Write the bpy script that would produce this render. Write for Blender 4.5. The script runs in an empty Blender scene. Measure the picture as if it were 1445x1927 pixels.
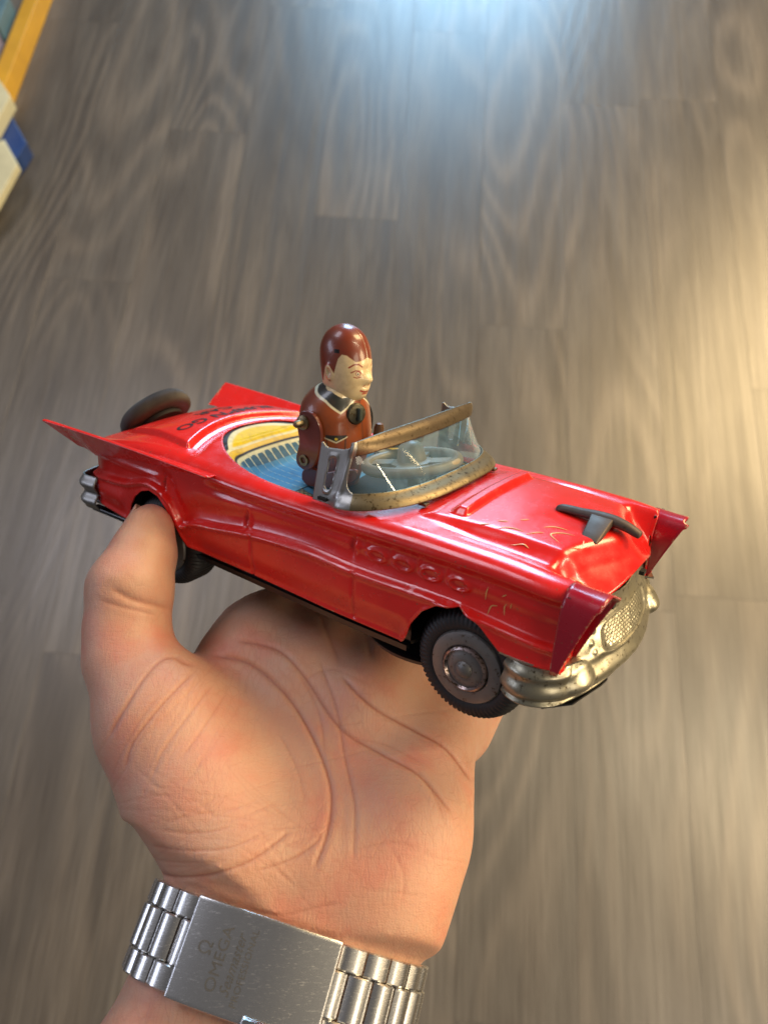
import bpy, bmesh, math, random
import numpy as np
from mathutils import Matrix, Vector, noise as mnoise

random.seed(4)
scn = bpy.context.scene
COL = scn.collection
MM = 0.001
# ------------------------------------------------------------------ camera, world, light, exposure
F = 1447.0; CX = 722.5; CY = 963.5            # focal length and centre of the photograph in its own pixels
cam_d = bpy.data.cameras.new('camera'); cam = bpy.data.objects.new('camera', cam_d); COL.objects.link(cam)
cam_d.sensor_fit = 'VERTICAL'; cam_d.sensor_height = 24.0; cam_d.lens = 24.0 * F / 1927.0
cam_d.clip_start = 0.02; cam_d.clip_end = 60.0
CAM_H = 1.32
cam.location = (0, 0, CAM_H); cam.rotation_euler = (math.radians(22.0), 0, 0)
cam_d.dof.use_dof = True; cam_d.dof.focus_distance = 0.238; cam_d.dof.aperture_fstop = 9.5
scn.camera = cam
CAMM = Matrix.Translation((0, 0, CAM_H)) @ Matrix.Rotation(math.radians(22.0), 4, 'X')

world = bpy.data.worlds.new('World'); scn.world = world; world.use_nodes = True
world.node_tree.nodes['Background'].inputs[0].default_value = (0.86, 0.84, 0.88, 1)
world.node_tree.nodes['Background'].inputs[1].default_value = 0.11
scn.view_settings.view_transform = 'Standard'; scn.view_settings.look = 'None'
scn.view_settings.exposure = 0.07; scn.view_settings.gamma = 1.0

def area(name, loc, target, sx, sy, power, col, spread=180):
    l = bpy.data.lights.new(name, 'AREA'); l.shape = 'RECTANGLE'; l.size = sx; l.size_y = sy
    l.energy = power; l.color = col; l.spread = math.radians(spread)
    o = bpy.data.objects.new(name, l); COL.objects.link(o); o.location = loc
    o.rotation_euler = (Vector(target) - Vector(loc)).to_track_quat('-Z', 'Y').to_euler()
    return o
# shop window ahead (cool), ceiling panel above, warm shelf lighting to the right, ceiling tubes
area('window_light', (0.45, 5.0, 1.25), (0.25, 0.6, 1.0), 1.5, 1.9, 185, (0.38, 0.70, 1.0))
area('ceiling_panel_light', (-1.35, 1.5, 2.75), (0, 0.3, 1.0), 1.2, 0.7, 17, (0.84, 0.86, 1.0))
area('side_window_light', (-2.9, 0.3, 2.0), (0, 0.1, 1.1), 1.3, 0.7, 5, (0.72, 0.78, 1.0), 110)
area('warm_shelf_light', (2.65, 2.55, 2.6), (1.0, 0.7, 0.0), 1.2, 2.3, 190, (1.0, 0.72, 0.36))
area('added_warm_fill', (1.65, -0.05, 1.40), (0.55, 0.2, 0.1), 0.5, 0.9, 24, (1.0, 0.76, 0.44))  # added warm fill for the lower right floor, no known lamp there
area('added_rear_fill', (1.7, -1.2, 2.7), (0.7, 0.1, 0.0), 1.2, 0.8, 19, (1.0, 0.84, 0.62))  # unseen soft fill added behind the camera to brighten floor and hand
area('tube_light', (1.50, 0.40, 2.7), (0.9, 0.3, 0.0), 0.05, 1.4, 9, (1.0, 0.84, 0.56))
area('tube_light', (1.70, 0.40, 2.7), (1.1, 0.3, 0.0), 0.05, 1.4, 9, (1.0, 0.84, 0.56))

# ------------------------------------------------------------------ pose of the car in camera space (mm)
RC = np.array([[0.81954919, 0.56999849, 0.05865873],
               [0.25957377, -0.27804288, -0.92483167],
               [-0.51084302, 0.77317131, -0.37582647]])
TC = np.array([-7.49535677, 31.36597373, 282.15506708])
def cam_world(P):                       # camera-space mm (x right, y down, z away) -> world metres
    P = np.asarray(P, float)
    L = np.stack([P[..., 0], -P[..., 1], -P[..., 2]], -1) * MM
    M = np.array(CAMM)
    return L @ M[:3, :3].T + M[:3, 3]
def car_cam(P): return np.asarray(P, float) @ RC.T + TC
def at(u, v, d): return np.array([(u - CX) / F * d, (v - CY) / F * d, d])
_f = np.diag([1, -1, -1.0])
_Mc = np.eye(4); _Mc[:3, :3] = _f @ RC; _Mc[:3, 3] = _f @ TC * MM
CARM = CAMM @ Matrix([list(r) for r in _Mc])

# ------------------------------------------------------------------ helpers
def ss(a, b, x):
    t = np.clip((np.asarray(x, float) - a) / (b - a), 0, 1); return t * t * (3 - 2 * t)
def gs(x, s): return np.exp(-(np.asarray(x, float) / s) ** 2)
def mesh(name, verts, faces, mat=None, parent=None, smooth=True, scale=MM, mats=None, fmat=None):
    me = bpy.data.meshes.new(name)
    v = np.asarray(verts, float) * scale
    if isinstance(faces, np.ndarray):
        n, k = faces.shape
        me.vertices.add(len(v)); me.vertices.foreach_set('co', v.ravel())
        me.loops.add(n * k); me.loops.foreach_set('vertex_index', faces.astype(np.int32).ravel())
        me.polygons.add(n); me.polygons.foreach_set('loop_start', np.arange(0, n * k, k, dtype=np.int32))
        me.update(calc_edges=True)
    else:
        me.from_pydata([tuple(p) for p in v], [], [list(map(int, q)) for q in faces])
    me.validate(); me.update()
    for m in (mats or [mat]):
        if m: me.materials.append(m)
    if fmat is not None: me.polygons.foreach_set('material_index', np.asarray(fmat, np.int32))
    me.polygons.foreach_set('use_smooth', [smooth] * len(me.polygons))
    o = bpy.data.objects.new(name, me); COL.objects.link(o)
    if parent: o.parent = parent
    return o
def grid_faces(nu, nv, closeu=False, closev=False):
    iu = np.arange(nu if closeu else nu - 1); iv = np.arange(nv if closev else nv - 1)
    I, J = np.meshgrid(iu, iv, indexing='ij'); I2 = (I + 1) % nu; J2 = (J + 1) % nv
    return np.stack([I * nv + J, I2 * nv + J, I2 * nv + J2, I * nv + J2], -1).reshape(-1, 4)
def vcol(o, name, rgb):
    a = o.data.color_attributes.new(name, 'FLOAT_COLOR', 'POINT')
    c = np.ones((len(o.data.vertices), 4), np.float32); c[:, :3] = np.asarray(rgb).reshape(-1, 3) if np.ndim(rgb) > 1 else np.asarray(rgb)[:, None]
    a.data.foreach_set('color', c.ravel())
def mod(o, kind, **kw):
    m = o.modifiers.new(kind.lower(), kind)
    for k, v in kw.items(): setattr(m, k, v)
    return o
def bevel(o, w, seg=2): return mod(o, 'BEVEL', width=w * MM, segments=seg, limit_method='ANGLE', angle_limit=math.radians(35))
def autosmooth(o, deg=35):
    bm = bmesh.new(); bm.from_mesh(o.data)
    for e in bm.edges:
        if len(e.link_faces) == 2 and e.calc_face_angle(0) > math.radians(deg): e.smooth = False
    bm.to_mesh(o.data); bm.free(); return o
def empty(name, M=None, **kw):
    o = bpy.data.objects.new(name, None); COL.objects.link(o); o.empty_display_size = 0.02
    if M is not None: o.matrix_world = M
    for k, v in kw.items(): o[k] = v
    return o
def box(name, c, s, mat, parent=None, bev=0, rot=None):
    c = np.array(c, float); s = np.array(s, float) / 2
    V = np.array([[x, y, z] for x in (-1, 1) for y in (-1, 1) for z in (-1, 1)]) * s
    if rot is not None: V = V @ np.array(rot).T
    Fc = [(0, 1, 3, 2), (4, 6, 7, 5), (0, 4, 5, 1), (2, 3, 7, 6), (0, 2, 6, 4), (1, 5, 7, 3)]
    o = mesh(name, V + c, Fc, mat, parent, smooth=False)
    if bev: bevel(o, bev)
    return o
def catmull(P, n):
    P = np.asarray(P, float); Q = np.vstack([2 * P[0] - P[1], P, 2 * P[-1] - P[-2]]); out = []
    seg = len(P) - 1; ts = np.linspace(0, seg, n)
    for t in ts:
        i = min(int(t), seg - 1); u = t - i; a, b, c, d = Q[i:i + 4]
        out.append(0.5 * ((2 * b) + (-a + c) * u + (2 * a - 5 * b + 4 * c - d) * u * u + (-a + 3 * b - 3 * c + d) * u ** 3))
    return np.array(out)
def frames(P, up=(0, 0, 1)):
    T = np.gradient(P, axis=0); T /= np.linalg.norm(T, axis=1)[:, None] + 1e-9
    up = np.array(up, float); S = np.cross(T, up); S /= np.linalg.norm(S, axis=1)[:, None] + 1e-9
    U = np.cross(S, T); return T, S, U
def sweep(name, P, prof, mat, parent=None, scale=None, up=(0, 0, 1), closed=False, cap=True, smooth=True):
    P = np.asarray(P, float); prof = np.asarray(prof, float); T, S, U = frames(P, up)
    if closed:
        T = np.roll(P, -1, 0) - np.roll(P, 1, 0); T /= np.linalg.norm(T, axis=1)[:, None]
        S = np.cross(T, np.array(up, float)); S /= np.linalg.norm(S, axis=1)[:, None]; U = np.cross(S, T)
    k = np.ones(len(P)) if scale is None else np.asarray(scale, float)
    V = P[:, None, :] + k[:, None, None] * (prof[None, :, :1] * S[:, None, :] + prof[None, :, 1:2] * U[:, None, :])
    fc = grid_faces(len(P), len(prof), closed, True).tolist()
    if cap and not closed:
        n = len(prof); fc.append(list(range(n))); fc.append([(len(P) - 1) * n + i for i in range(n)][::-1])
    o = mesh(name, V.reshape(-1, 3), fc, mat, parent, smooth)
    return o
def circ(r, n=14, ry=None): 
    a = np.linspace(0, 2 * np.pi, n, endpoint=False); return np.stack([np.cos(a) * r, np.sin(a) * (ry or r)], -1)
def lathe(name, prof, mat, parent=None, M=None, n=64, smooth=True):   # prof: (radius, height); axis +Z then transformed by 4x4 M (mm)
    prof = np.asarray(prof, float); a = np.linspace(0, 2 * np.pi, n, endpoint=False)
    V = np.stack([prof[:, 0][None] * np.cos(a)[:, None], prof[:, 0][None] * np.sin(a)[:, None], np.broadcast_to(prof[:, 1][None], (n, len(prof)))], -1).reshape(-1, 3)
    if M is not None: V = V @ M[:3, :3].T + M[:3, 3]
    o = mesh(name, V, grid_faces(n, len(prof), True, False), mat, parent, smooth)
    return autosmooth(o, 40)
def basis(c, z, x=(1, 0, 0)):
    z = np.array(z, float); z /= np.linalg.norm(z); x = np.array(x, float); x -= z * (x @ z); x /= np.linalg.norm(x)
    M = np.eye(4); M[:3, 0] = x; M[:3, 1] = np.cross(z, x); M[:3, 2] = z; M[:3, 3] = c; return M
def poly_dist(P, L):                       # distance of 2-D points to a polyline
    P = np.asarray(P, float); L = np.asarray(L, float); d = np.full(len(P), 1e9)
    for a, b in zip(L[:-1], L[1:]):
        ab = b - a; t = np.clip(((P - a) @ ab) / (ab @ ab + 1e-12), 0, 1)
        d = np.minimum(d, np.linalg.norm(P - a - t[:, None] * ab, axis=1))
    return d

# ------------------------------------------------------------------ materials
class N:
    def __init__(s, name):
        s.m = bpy.data.materials.new(name); s.m.use_nodes = True; s.t = s.m.node_tree; s.b = s.t.nodes['Principled BSDF']
    def n(s, kind, **kw):
        x = s.t.nodes.new('ShaderNode' + kind)
        for k, v in kw.items():
            if isinstance(k, str) and hasattr(x, k): setattr(x, k, v)
        return x
    def l(s, a, b): s.t.links.new(a, b)
    def set(s, **kw):
        for k, v in kw.items():
            i = s.b.inputs[k.replace('_', ' ')]
            if hasattr(v, 'links') or hasattr(v, 'is_output'): s.l(v, i)
            else: i.default_value = (*v, 1) if isinstance(v, tuple) and len(v) == 3 and i.type == 'RGBA' else v
        return s
    def coord(s, scale=(1, 1, 1), kind='Object', rot=(0, 0, 0)):
        tc = s.n('TexCoord'); mp = s.n('Mapping'); mp.inputs['Scale'].default_value = scale; mp.inputs['Rotation'].default_value = rot
        s.l(tc.outputs[kind], mp.inputs[0]); return mp.outputs[0]
    def noise(s, co, scale, detail=4, rough=0.55, dist=0):
        x = s.n('TexNoise'); s.l(co, x.inputs['Vector']); x.inputs['Scale'].default_value = scale
        x.inputs['Detail'].default_value = detail; x.inputs['Roughness'].default_value = rough; x.inputs['Distortion'].default_value = dist
        return x.outputs['Fac']
    def ramp(s, fac, stops, mode='LINEAR'):
        x = s.n('ValToRGB'); s.l(fac, x.inputs[0]); e = x.color_ramp.elements; x.color_ramp.interpolation = mode
        while len(e) < len(stops): e.new(0.5)
        for i, (p, c) in enumerate(stops): e[i].position = p; e[i].color = (*c, 1) if len(c) == 3 else c
        return x.outputs['Color']
    def mix(s, fac, a, b, mode='MIX'):
        x = s.n('Mix'); x.data_type = 'RGBA'; x.blend_type = mode
        for sock, v in ((x.inputs[0], fac), (x.inputs[6], a), (x.inputs[7], b)):
            if hasattr(v, 'is_output'): s.l(v, sock)
            else: sock.default_value = (*v, 1) if isinstance(v, tuple) and len(v) == 3 else v
        return x.outputs[2]
    def math(s, op, a, b=0.0, c=None, clamp=False):
        x = s.n('Math'); x.operation = op; x.use_clamp = clamp
        for i, v in enumerate((a, b, c)):
            if v is None: continue
            if hasattr(v, 'is_output'): s.l(v, x.inputs[i])
            else: x.inputs[i].default_value = v
        return x.outputs[0]
    def bump(s, h, strength=0.3, dist=0.0003, prev=None):
        x = s.n('Bump'); s.l(h, x.inputs['Height']); x.inputs['Strength'].default_value = strength; x.inputs['Distance'].default_value = dist
        if prev is not None: s.l(prev, x.inputs['Normal'])
        return x.outputs[0]
    def attr(s, name):
        x = s.n('Attribute'); x.attribute_name = name; return x.outputs['Color'], x.outputs['Fac']
G3 = lambda v: (v, v, v)

def mat_red(name='red_paint', base=(0.70, 0.013, 0.009)):
    m = N(name); co = m.coord()
    n1 = m.noise(co, 45, 5); n2 = m.noise(co, 420, 3)
    c = m.mix(m.ramp(n1, [(0.35, G3(0)), (0.7, G3(1))]), base, tuple(x * 0.84 for x in base))
    # fine grime specks and paint chips
    sp = m.ramp(m.noise(co, 900, 2, 0.6), [(0.70, G3(0)), (0.72, G3(1))])
    c = m.mix(m.math('MULTIPLY', sp, 0.75), c, (0.20, 0.075, 0.04))
    ca, fa = m.attr('wear')
    wn = m.noise(m.coord((1, 1, 1), rot=(0.3, 0.5, 0.9)), 300, 4, 0.7, 2.2)
    w = m.math('MULTIPLY', m.ramp(wn, [(0.655, G3(0)), (0.70, G3(1))]), fa)
    c = m.mix(w, c, (0.75, 0.42, 0.14))
    h = m.noise(co, 120, 3)
    ge = m.n('NewGeometry'); pt = m.ramp(ge.outputs['Pointiness'], [(0.535, G3(0)), (0.58, G3(1))])
    chip = m.math('MULTIPLY', pt, m.ramp(m.noise(m.coord(), 520, 4, 0.75), [(0.56, G3(0)), (0.60, G3(1))]))
    c = m.mix(m.math('MULTIPLY', chip, 0.85), c, (0.42, 0.27, 0.16))
    nb = m.bump(h, 0.14, 0.0004); nb = m.bump(n2, 0.05, 0.0001, nb)
    r = m.ramp(m.noise(co, 160, 4), [(0.3, G3(0.15)), (0.75, G3(0.34))])
    m.set(Base_Color=c, Roughness=r, Normal=nb, Coat_Weight=0.30, Coat_Roughness=0.10, Specular_IOR_Level=0.6)
    return m.m
def mat_tin(name, base, dark, rough=(0.28, 0.5), spots=0.55, metal=0.9, spotscale=700):
    m = N(name); co = m.coord()
    n1 = m.noise(co, 60, 5); sp = m.noise(co, spotscale, 4, 0.7)
    c = m.mix(m.ramp(n1, [(0.35, G3(0)), (0.68, G3(1))]), base, dark)
    c = m.mix(m.ramp(sp, [(spots, G3(0)), (spots + 0.1, G3(1))]), c, (0.055, 0.035, 0.015))
    r = m.ramp(n1, [(0.3, G3(rough[0])), (0.7, G3(rough[1]))])
    m.set(Base_Color=c, Metallic=metal, Roughness=r, Normal=m.bump(sp, 0.25, 0.00015))
    return m.m
def mat_plain(name, col, rough=0.5, metal=0.0, n=0.12, scale=200, coat=0.0, bump=0.15):
    m = N(name); co = m.coord(); f = m.noise(co, scale, 4)
    c = m.mix(m.ramp(f, [(0.3, G3(0)), (0.7, G3(1))]), col, tuple(max(0, x * (1 - n * 2)) for x in col))
    m.set(Base_Color=c, Roughness=rough, Metallic=metal, Coat_Weight=coat, Coat_Roughness=0.12, Normal=m.bump(f, bump, 0.0002))
    return m.m
def mat_litho(name, rough=0.32, coat=0.35, spec=0.5):
    m = N(name); co = m.coord(); c, _ = m.attr('paint'); f = m.noise(co, 350, 4)
    c = m.mix(m.ramp(f, [(0.45, G3(0)), (0.8, G3(0.35))]), c, (0.10, 0.05, 0.03))
    m.set(Base_Color=c, Roughness=rough, Specular_IOR_Level=spec, Coat_Weight=coat, Coat_Roughness=0.08, Normal=m.bump(m.noise(co, 90, 2), 0.12, 0.0003))
    return m.m
RED = mat_red()
DEEPRED = mat_red('dark_red_paint', (0.34, 0.004, 0.018))
BRASS = mat_tin('tarnished_tin', (0.25, 0.205, 0.125), (0.15, 0.11, 0.06), (0.36, 0.54))
BUMP = mat_tin('bumper_tin', (0.39, 0.37, 0.29), (0.27, 0.245, 0.17), (0.28, 0.46), 0.57, 0.85)
BROWNTIN = mat_tin('rusty_tin', (0.15, 0.115, 0.070), (0.09, 0.062, 0.038), (0.32, 0.5), 0.56, 0.75)
GREYTIN = mat_tin('grey_tin', (0.40, 0.39, 0.37), (0.27, 0.255, 0.225), (0.34, 0.5), 0.66)
ORN = mat_tin('ornament_metal', (0.11, 0.082, 0.066), (0.06, 0.042, 0.036), (0.42, 0.62), 0.6, 0.6)
HUB = mat_tin('hubcap_metal', (0.22, 0.215, 0.205), (0.12, 0.112, 0.105), (0.38, 0.6), 0.58, 0.7, 500)
HUBRING = mat_tin('worn_hub_ring', (0.42, 0.34, 0.32), (0.16, 0.10, 0.09), (0.2, 0.5), 0.5, 0.9, 900)
BLACK = mat_plain('black_enamel', (0.008, 0.008, 0.009), 0.28, n=0.3, coat=0.4)
WELL = mat_plain('recess_shade_black', (0.01, 0.008, 0.008), 0.8)  # near-black, shade of hollows and recesses put into the colour
RUBBER = mat_plain('tyre_rubber', (0.012, 0.0115, 0.013), 0.6, scale=300, bump=0.35)
OLDRUBBER = mat_plain('worn_tyre_print', (0.045, 0.034, 0.026), 0.6, scale=300, bump=0.3)
WHEELGREY = mat_plain('tan_grey_plastic', (0.27, 0.235, 0.165), 0.42, scale=150, n=0.15)
INK = mat_plain('black_ink', (0.016, 0.012, 0.014), 0.35)
GOLD = mat_plain('scratched_metal', (0.80, 0.45, 0.16), 0.4, metal=0.2, bump=0)
LITHO = mat_litho('litho_print'); TRAYM = mat_litho('tray_print', 0.5, 0.0, 0.12)
ARMBROWN = mat_plain('brown_tin_paint', (0.135, 0.028, 0.018), 0.3, coat=0.4, scale=160)
def mat_glass():
    m = N('clear_celluloid'); co = m.coord()
    m.set(Base_Color=(0.93, 0.97, 1.0), Roughness=0.06, IOR=1.45)
    tr = m.n('BsdfTransparent'); tr.inputs[0].default_value = (0.90, 0.94, 0.97, 1)
    gl = m.n('BsdfGlossy'); gl.inputs['Roughness'].default_value = 0.05; gl.inputs['Color'].default_value = (1, 1, 1, 1)
    df = m.n('BsdfDiffuse'); df.inputs['Color'].default_value = (0.26, 0.44, 0.58, 1)  # bluish reflection haze painted into the pane as diffuse colour
    fr = m.n('Fresnel'); fr.inputs[0].default_value = 1.5
    mx = m.n('MixShader'); m.l(m.math('MULTIPLY', fr.outputs[0], 1.0, clamp=True), mx.inputs[0]); m.l(tr.outputs[0], mx.inputs[1]); m.l(gl.outputs[0], mx.inputs[2])
    mx2 = m.n('MixShader'); sm = m.ramp(m.noise(co, 60, 5, 0.6, 1.0), [(0.42, G3(0.12)), (0.75, G3(0.36))])
    m.l(sm, mx2.inputs[0]); m.l(mx.outputs[0], mx2.inputs[1]); m.l(df.outputs[0], mx2.inputs[2])
    m.l(mx2.outputs[0], m.t.nodes['Material Output'].inputs[0]); return m.m
GLASS = mat_glass()

def mat_skin():
    m = N('skin'); co = m.coord()
    n1 = m.noise(co, 48, 5, 0.6); n2 = m.noise(co, 110, 4, 0.6)
    c = m.ramp(n1, [(0.30, (0.53, 0.315, 0.222)), (0.5, (0.55, 0.298, 0.206)), (0.70, (0.56, 0.230, 0.165))])
    c = m.mix(m.ramp(n2, [(0.45, G3(0)), (0.75, G3(0.25))]), c, (0.60, 0.205, 0.12))
    cr, cf = m.attr('crease')
    c = m.mix(m.math('MULTIPLY', cf, 0.85), c, (0.30, 0.075, 0.035))
    fl = None
    for rz, sc_ in ((0.5, (1, 0.30, 0.5)), (-0.9, (1, 0.35, 0.6))):
        vo = m.n('TexVoronoi'); vo.feature = 'DISTANCE_TO_EDGE'; w_ = m.coord(sc_, rot=(0, 0, rz)); nz2 = m.n('TexNoise'); nz2.inputs['Scale'].default_value = 90; m.l(w_, nz2.inputs['Vector'])
        va = m.n('VectorMath'); va.operation = 'MULTIPLY_ADD'; m.l(nz2.outputs['Color'], va.inputs[0]); va.inputs[1].default_value = (0.006, 0.006, 0.006); m.l(w_, va.inputs[2])
        m.l(va.outputs[0], vo.inputs['Vector']); vo.inputs['Scale'].default_value = 330
        ln = m.ramp(vo.outputs['Distance'], [(0.0, G3(1)), (0.055, G3(0))]); fl = ln if fl is None else m.math('MAXIMUM', fl, ln)
    fl = m.math('MULTIPLY', fl, m.ramp(m.noise(co, 35, 3), [(0.40, G3(0.15)), (0.66, G3(1.0))]))
    c = m.mix(m.math('MULTIPLY', fl, 0.24), c, (0.36, 0.12, 0.07))
    # fine skin lines: two crossing stretched noises and a cell pattern
    a = m.noise(m.coord((1, 0.16, 1), rot=(0, 0, 0.55)), 1500, 3, 0.6)
    b = m.noise(m.coord((0.16, 1, 1), rot=(0, 0, 0.35)), 1300, 3, 0.6)
    v = m.n('TexVoronoi'); v.feature = 'DISTANCE_TO_EDGE'; m.l(co, v.inputs['Vector']); v.inputs['Scale'].default_value = 1500
    h = m.math('ADD', m.math('MULTIPLY', a, 0.9), m.math('MULTIPLY', b, 0.8)); h = m.math('ADD', h, m.math('MULTIPLY', v.outputs['Distance'], 0.6)); h = m.math('SUBTRACT', h, m.math('MULTIPLY', fl, 0.35))
    nb = m.bump(h, 0.36, 0.0004)
    nb = m.bump(m.noise(co, 190, 3, 0.6), 0.10, 0.0006, nb)
    m.set(Base_Color=c, Roughness=0.46, Subsurface_Weight=0.28, Subsurface_Radius=(1.0, 0.35, 0.18), Subsurface_Scale=0.004,
          Specular_IOR_Level=0.42, Normal=nb)
    return m.m
SKIN = mat_skin()
NAIL = mat_plain('nail', (0.55, 0.33, 0.25), 0.25, n=0.05, coat=0.4)
def mat_steel(name, polished=False):
    m = N(name); co = m.coord((3, 3, 40) if not polished else (1, 1, 1)); f = m.noise(co, 350, 4)
    c = m.mix(f, (0.80, 0.79, 0.77), (0.70, 0.69, 0.67))
    sc = m.ramp(m.noise(m.coord((1, 6, 1), rot=(0, 0, 0.8)), 500, 3, 0.7, 0.6), [(0.60, G3(0)), (0.66, G3(1))])
    r = m.mix(sc, G3(0.13 if polished else 0.27), G3(0.36))
    m.set(Base_Color=c, Metallic=1.0, Roughness=r, Normal=m.bump(f, 0.05, 0.0001))
    return m.m
STEEL = mat_steel('brushed_steel'); POLISH = mat_steel('polished_steel', True)

# ------------------------------------------------------------------ the floor: separate vinyl planks
def mat_floor():
    m = N('grey_wood_vinyl'); tc = m.n('TexCoord'); oi = m.n('ObjectInfo')
    off = m.n('VectorMath'); off.operation = 'MULTIPLY_ADD'
    cmb = m.n('CombineXYZ'); m.l(oi.outputs['Random'], cmb.inputs[0]); m.l(oi.outputs['Random'], cmb.inputs[1]); m.l(oi.outputs['Random'], cmb.inputs[2])
    m.l(cmb.outputs[0], off.inputs[0]); off.inputs[1].default_value = (7.3, 13.7, 3.1); m.l(tc.outputs['Object'], off.inputs[2])
    def co(s):
        mp = m.n('Mapping'); mp.inputs['Scale'].default_value = s; m.l(off.outputs[0], mp.inputs[0]); return mp.outputs[0]
    base = m.noise(co((3.9, 0.95, 1)), 1.0, 1, 0.3, 0.2)                  # large figure: its contours give cathedral grain and knots
    rings = m.math('SINE', m.math('MULTIPLY', m.math('ADD', base, m.math('MULTIPLY', m.noise(co((30, 3, 1)), 1.0, 3, 0.6), 0.02)), 95.0))
    rings = m.math('MULTIPLY_ADD', rings, 0.5, 0.5)
    streak = m.noise(co((48, 1.3, 1)), 1.0, 6, 0.7, 0.3)
    fine = m.noise(co((420, 9, 1)), 1.0, 3, 0.6)
    blot = m.noise(co((9, 1.6, 1)), 1.0, 4, 0.6, 0.8)
    c = m.ramp(streak, [(0.28, (0.084, 0.074, 0.064)), (0.52, (0.112, 0.100, 0.087)), (0.74, (0.155, 0.139, 0.121))])
    c = m.mix(m.ramp(blot, [(0.36, G3(0.55)), (0.62, G3(0))]), c, (0.050, 0.041, 0.034))
    c = m.mix(m.math('MULTIPLY', m.math('MULTIPLY', m.math('POWER', rings, 2.0), m.ramp(m.noise(co((3.1, 1.1, 1)), 1.0, 2), [(0.42, G3(0.15)), (0.56, G3(1))])), 0.36), c, (0.22, 0.185, 0.15))
    c = m.mix(m.math('MULTIPLY', m.ramp(fine, [(0.45, G3(0)), (0.68, G3(1))]), 0.5), c, (0.030, 0.023, 0.018))
    tone = m.math('MULTIPLY_ADD', oi.outputs['Random'], 0.16, 0.92)
    hv = m.n('HueSaturation'); m.l(c, hv.inputs['Color']); m.l(tone, hv.inputs['Value']); c = hv.outputs[0]
    h = m.math('ADD', m.math('MULTIPLY', rings, 0.25), streak); h = m.math('ADD', h, m.math('MULTIPLY', fine, 0.5))
    m.set(Base_Color=c, Roughness=m.ramp(streak, [(0.3, G3(0.40)), (0.7, G3(0.30))]), Specular_IOR_Level=0.75, Normal=m.bump(h, 0.3, 0.0012))
    return m.m
FLOORM = mat_floor()
YAW = math.radians(-4.2)
floor = empty('floor', Matrix.Rotation(YAW, 4, 'Z'), kind='structure')
sub = mesh('subfloor', [(-4000, -3000, -6), (4000, -3000, -6), (4000, 5000, -6), (-4000, 5000, -6)], [(0, 1, 2, 3)],
           mat_plain('dark_underlay', (0.03, 0.025, 0.02), 0.8), floor, False)
PW, PL, GAP = 182.0, 1220.0, 0.15
pb = None
for i in range(-9, 12):
    sh = {0: 280, 1: 640, 2: 60, -1: 900}.get(i, (i * 437) % 1220)
    for j in range(-2, 4):
        x0 = i * PW - 60; y0 = j * PL + sh - 900
        if y0 > 3600 or y0 + PL < -1600: continue
        if pb is None:
            w, l = PW - GAP, PL - GAP; b = 0.25
            V = [(0, 0, -4), (w, 0, -4), (w, l, -4), (0, l, -4), (0, 0, -b), (w, 0, -b), (w, l, -b), (0, l, -b), (b, b, 0), (w - b, b, 0), (w - b, l - b, 0), (b, l - b, 0)]
            Fp = [(3, 2, 1, 0), (0, 1, 5, 4), (1, 2, 6, 5), (2, 3, 7, 6), (3, 0, 4, 7), (4, 5, 9, 8), (5, 6, 10, 9), (6, 7, 11, 10), (7, 4, 8, 11), (8, 9, 10, 11)]
            o = mesh('plank', V, Fp, FLOORM, floor, False); pb = o.data
        else:
            o = bpy.data.objects.new('plank', pb); COL.objects.link(o); o.parent = floor
        o.location = (x0 * MM, y0 * MM, random.uniform(-0.0001, 0.0001))

# ------------------------------------------------------------------ the toy car
car = empty('toy_car', CARM, label='red tin convertible toy car with fins and spare tyre, held up in the hand', category='toy car')

XP = lambda pts: (np.array([p[0] for p in pts], float), np.array([p[1] for p in pts], float))
def pl(x, pts): a, b = XP(pts); return np.interp(x, a, b)
def sp_(x, pts):                                   # smooth interpolation through points
    a, b = XP(pts); x = np.asarray(x, float); m = np.gradient(b, a)
    i = np.clip(np.searchsorted(a, x) - 1, 0, len(a) - 2); h = a[i + 1] - a[i]; t = np.clip((x - a[i]) / h, 0, 1)
    return (2 * t**3 - 3 * t**2 + 1) * b[i] + (t**3 - 2 * t**2 + t) * h * m[i] + (-2 * t**3 + 3 * t**2) * b[i + 1] + (t**3 - t**2) * h * m[i + 1]
X0, X1 = -104.0, 88.5
def sill(x): return pl(x, [(-104, 22), (-81, 20.5), (-78.6, 22.5), (-77.5, 27), (-75, 31), (-71, 34.2), (-66.5, 35.6), (-62, 34.6), (-58, 31.2), (-54, 26.6), (-50.5, 22.5), (-47.5, 19.8), (-40, 18.9), (-17, 18.4),
                            (14, 17), (41.5, 16.6), (43, 19), (44.5, 24), (48, 29.5), (53, 33.4), (59, 34.9), (65, 32.9), (69, 29.4), (72.5, 26.6), (80, 26.0), (88.5, 26.6)])
def crease_z(x): return sp_(x, [(-104, 33), (-80, 35.5), (-66, 38.5), (-57, 34.5), (-51, 27.0), (-46, 29.3), (-33, 31.6), (-17, 34), (6, 35.2), (23, 34.4), (56, 34.8), (75, 33.6), (88.5, 33)])
def halfw(x): return sp_(x, [(-104, 33.5), (-99, 35.6), (-88, 37.2), (-60, 38.3), (-20, 38.6), (30, 38.6), (70, 38.6), (84, 38.6), (88.5, 37.9)])
def belt(x): return sp_(x, [(-104, 44.5), (-90, 47.0), (-60, 50.0), (-20, 49.6), (10, 49.6), (40, 50), (70, 50), (88.5, 49.3)])
def crown(x): return sp_(x, [(-104, 0.0), (-90, 3.0), (-75, 5.0), (-60, 4.0), (-40, 2), (0, 1.8), (30, 2.6), (60, 3.2), (88.5, 1.5)])
CKX0, CKX1, CKW = -60.5, 33.5, 34.4
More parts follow.
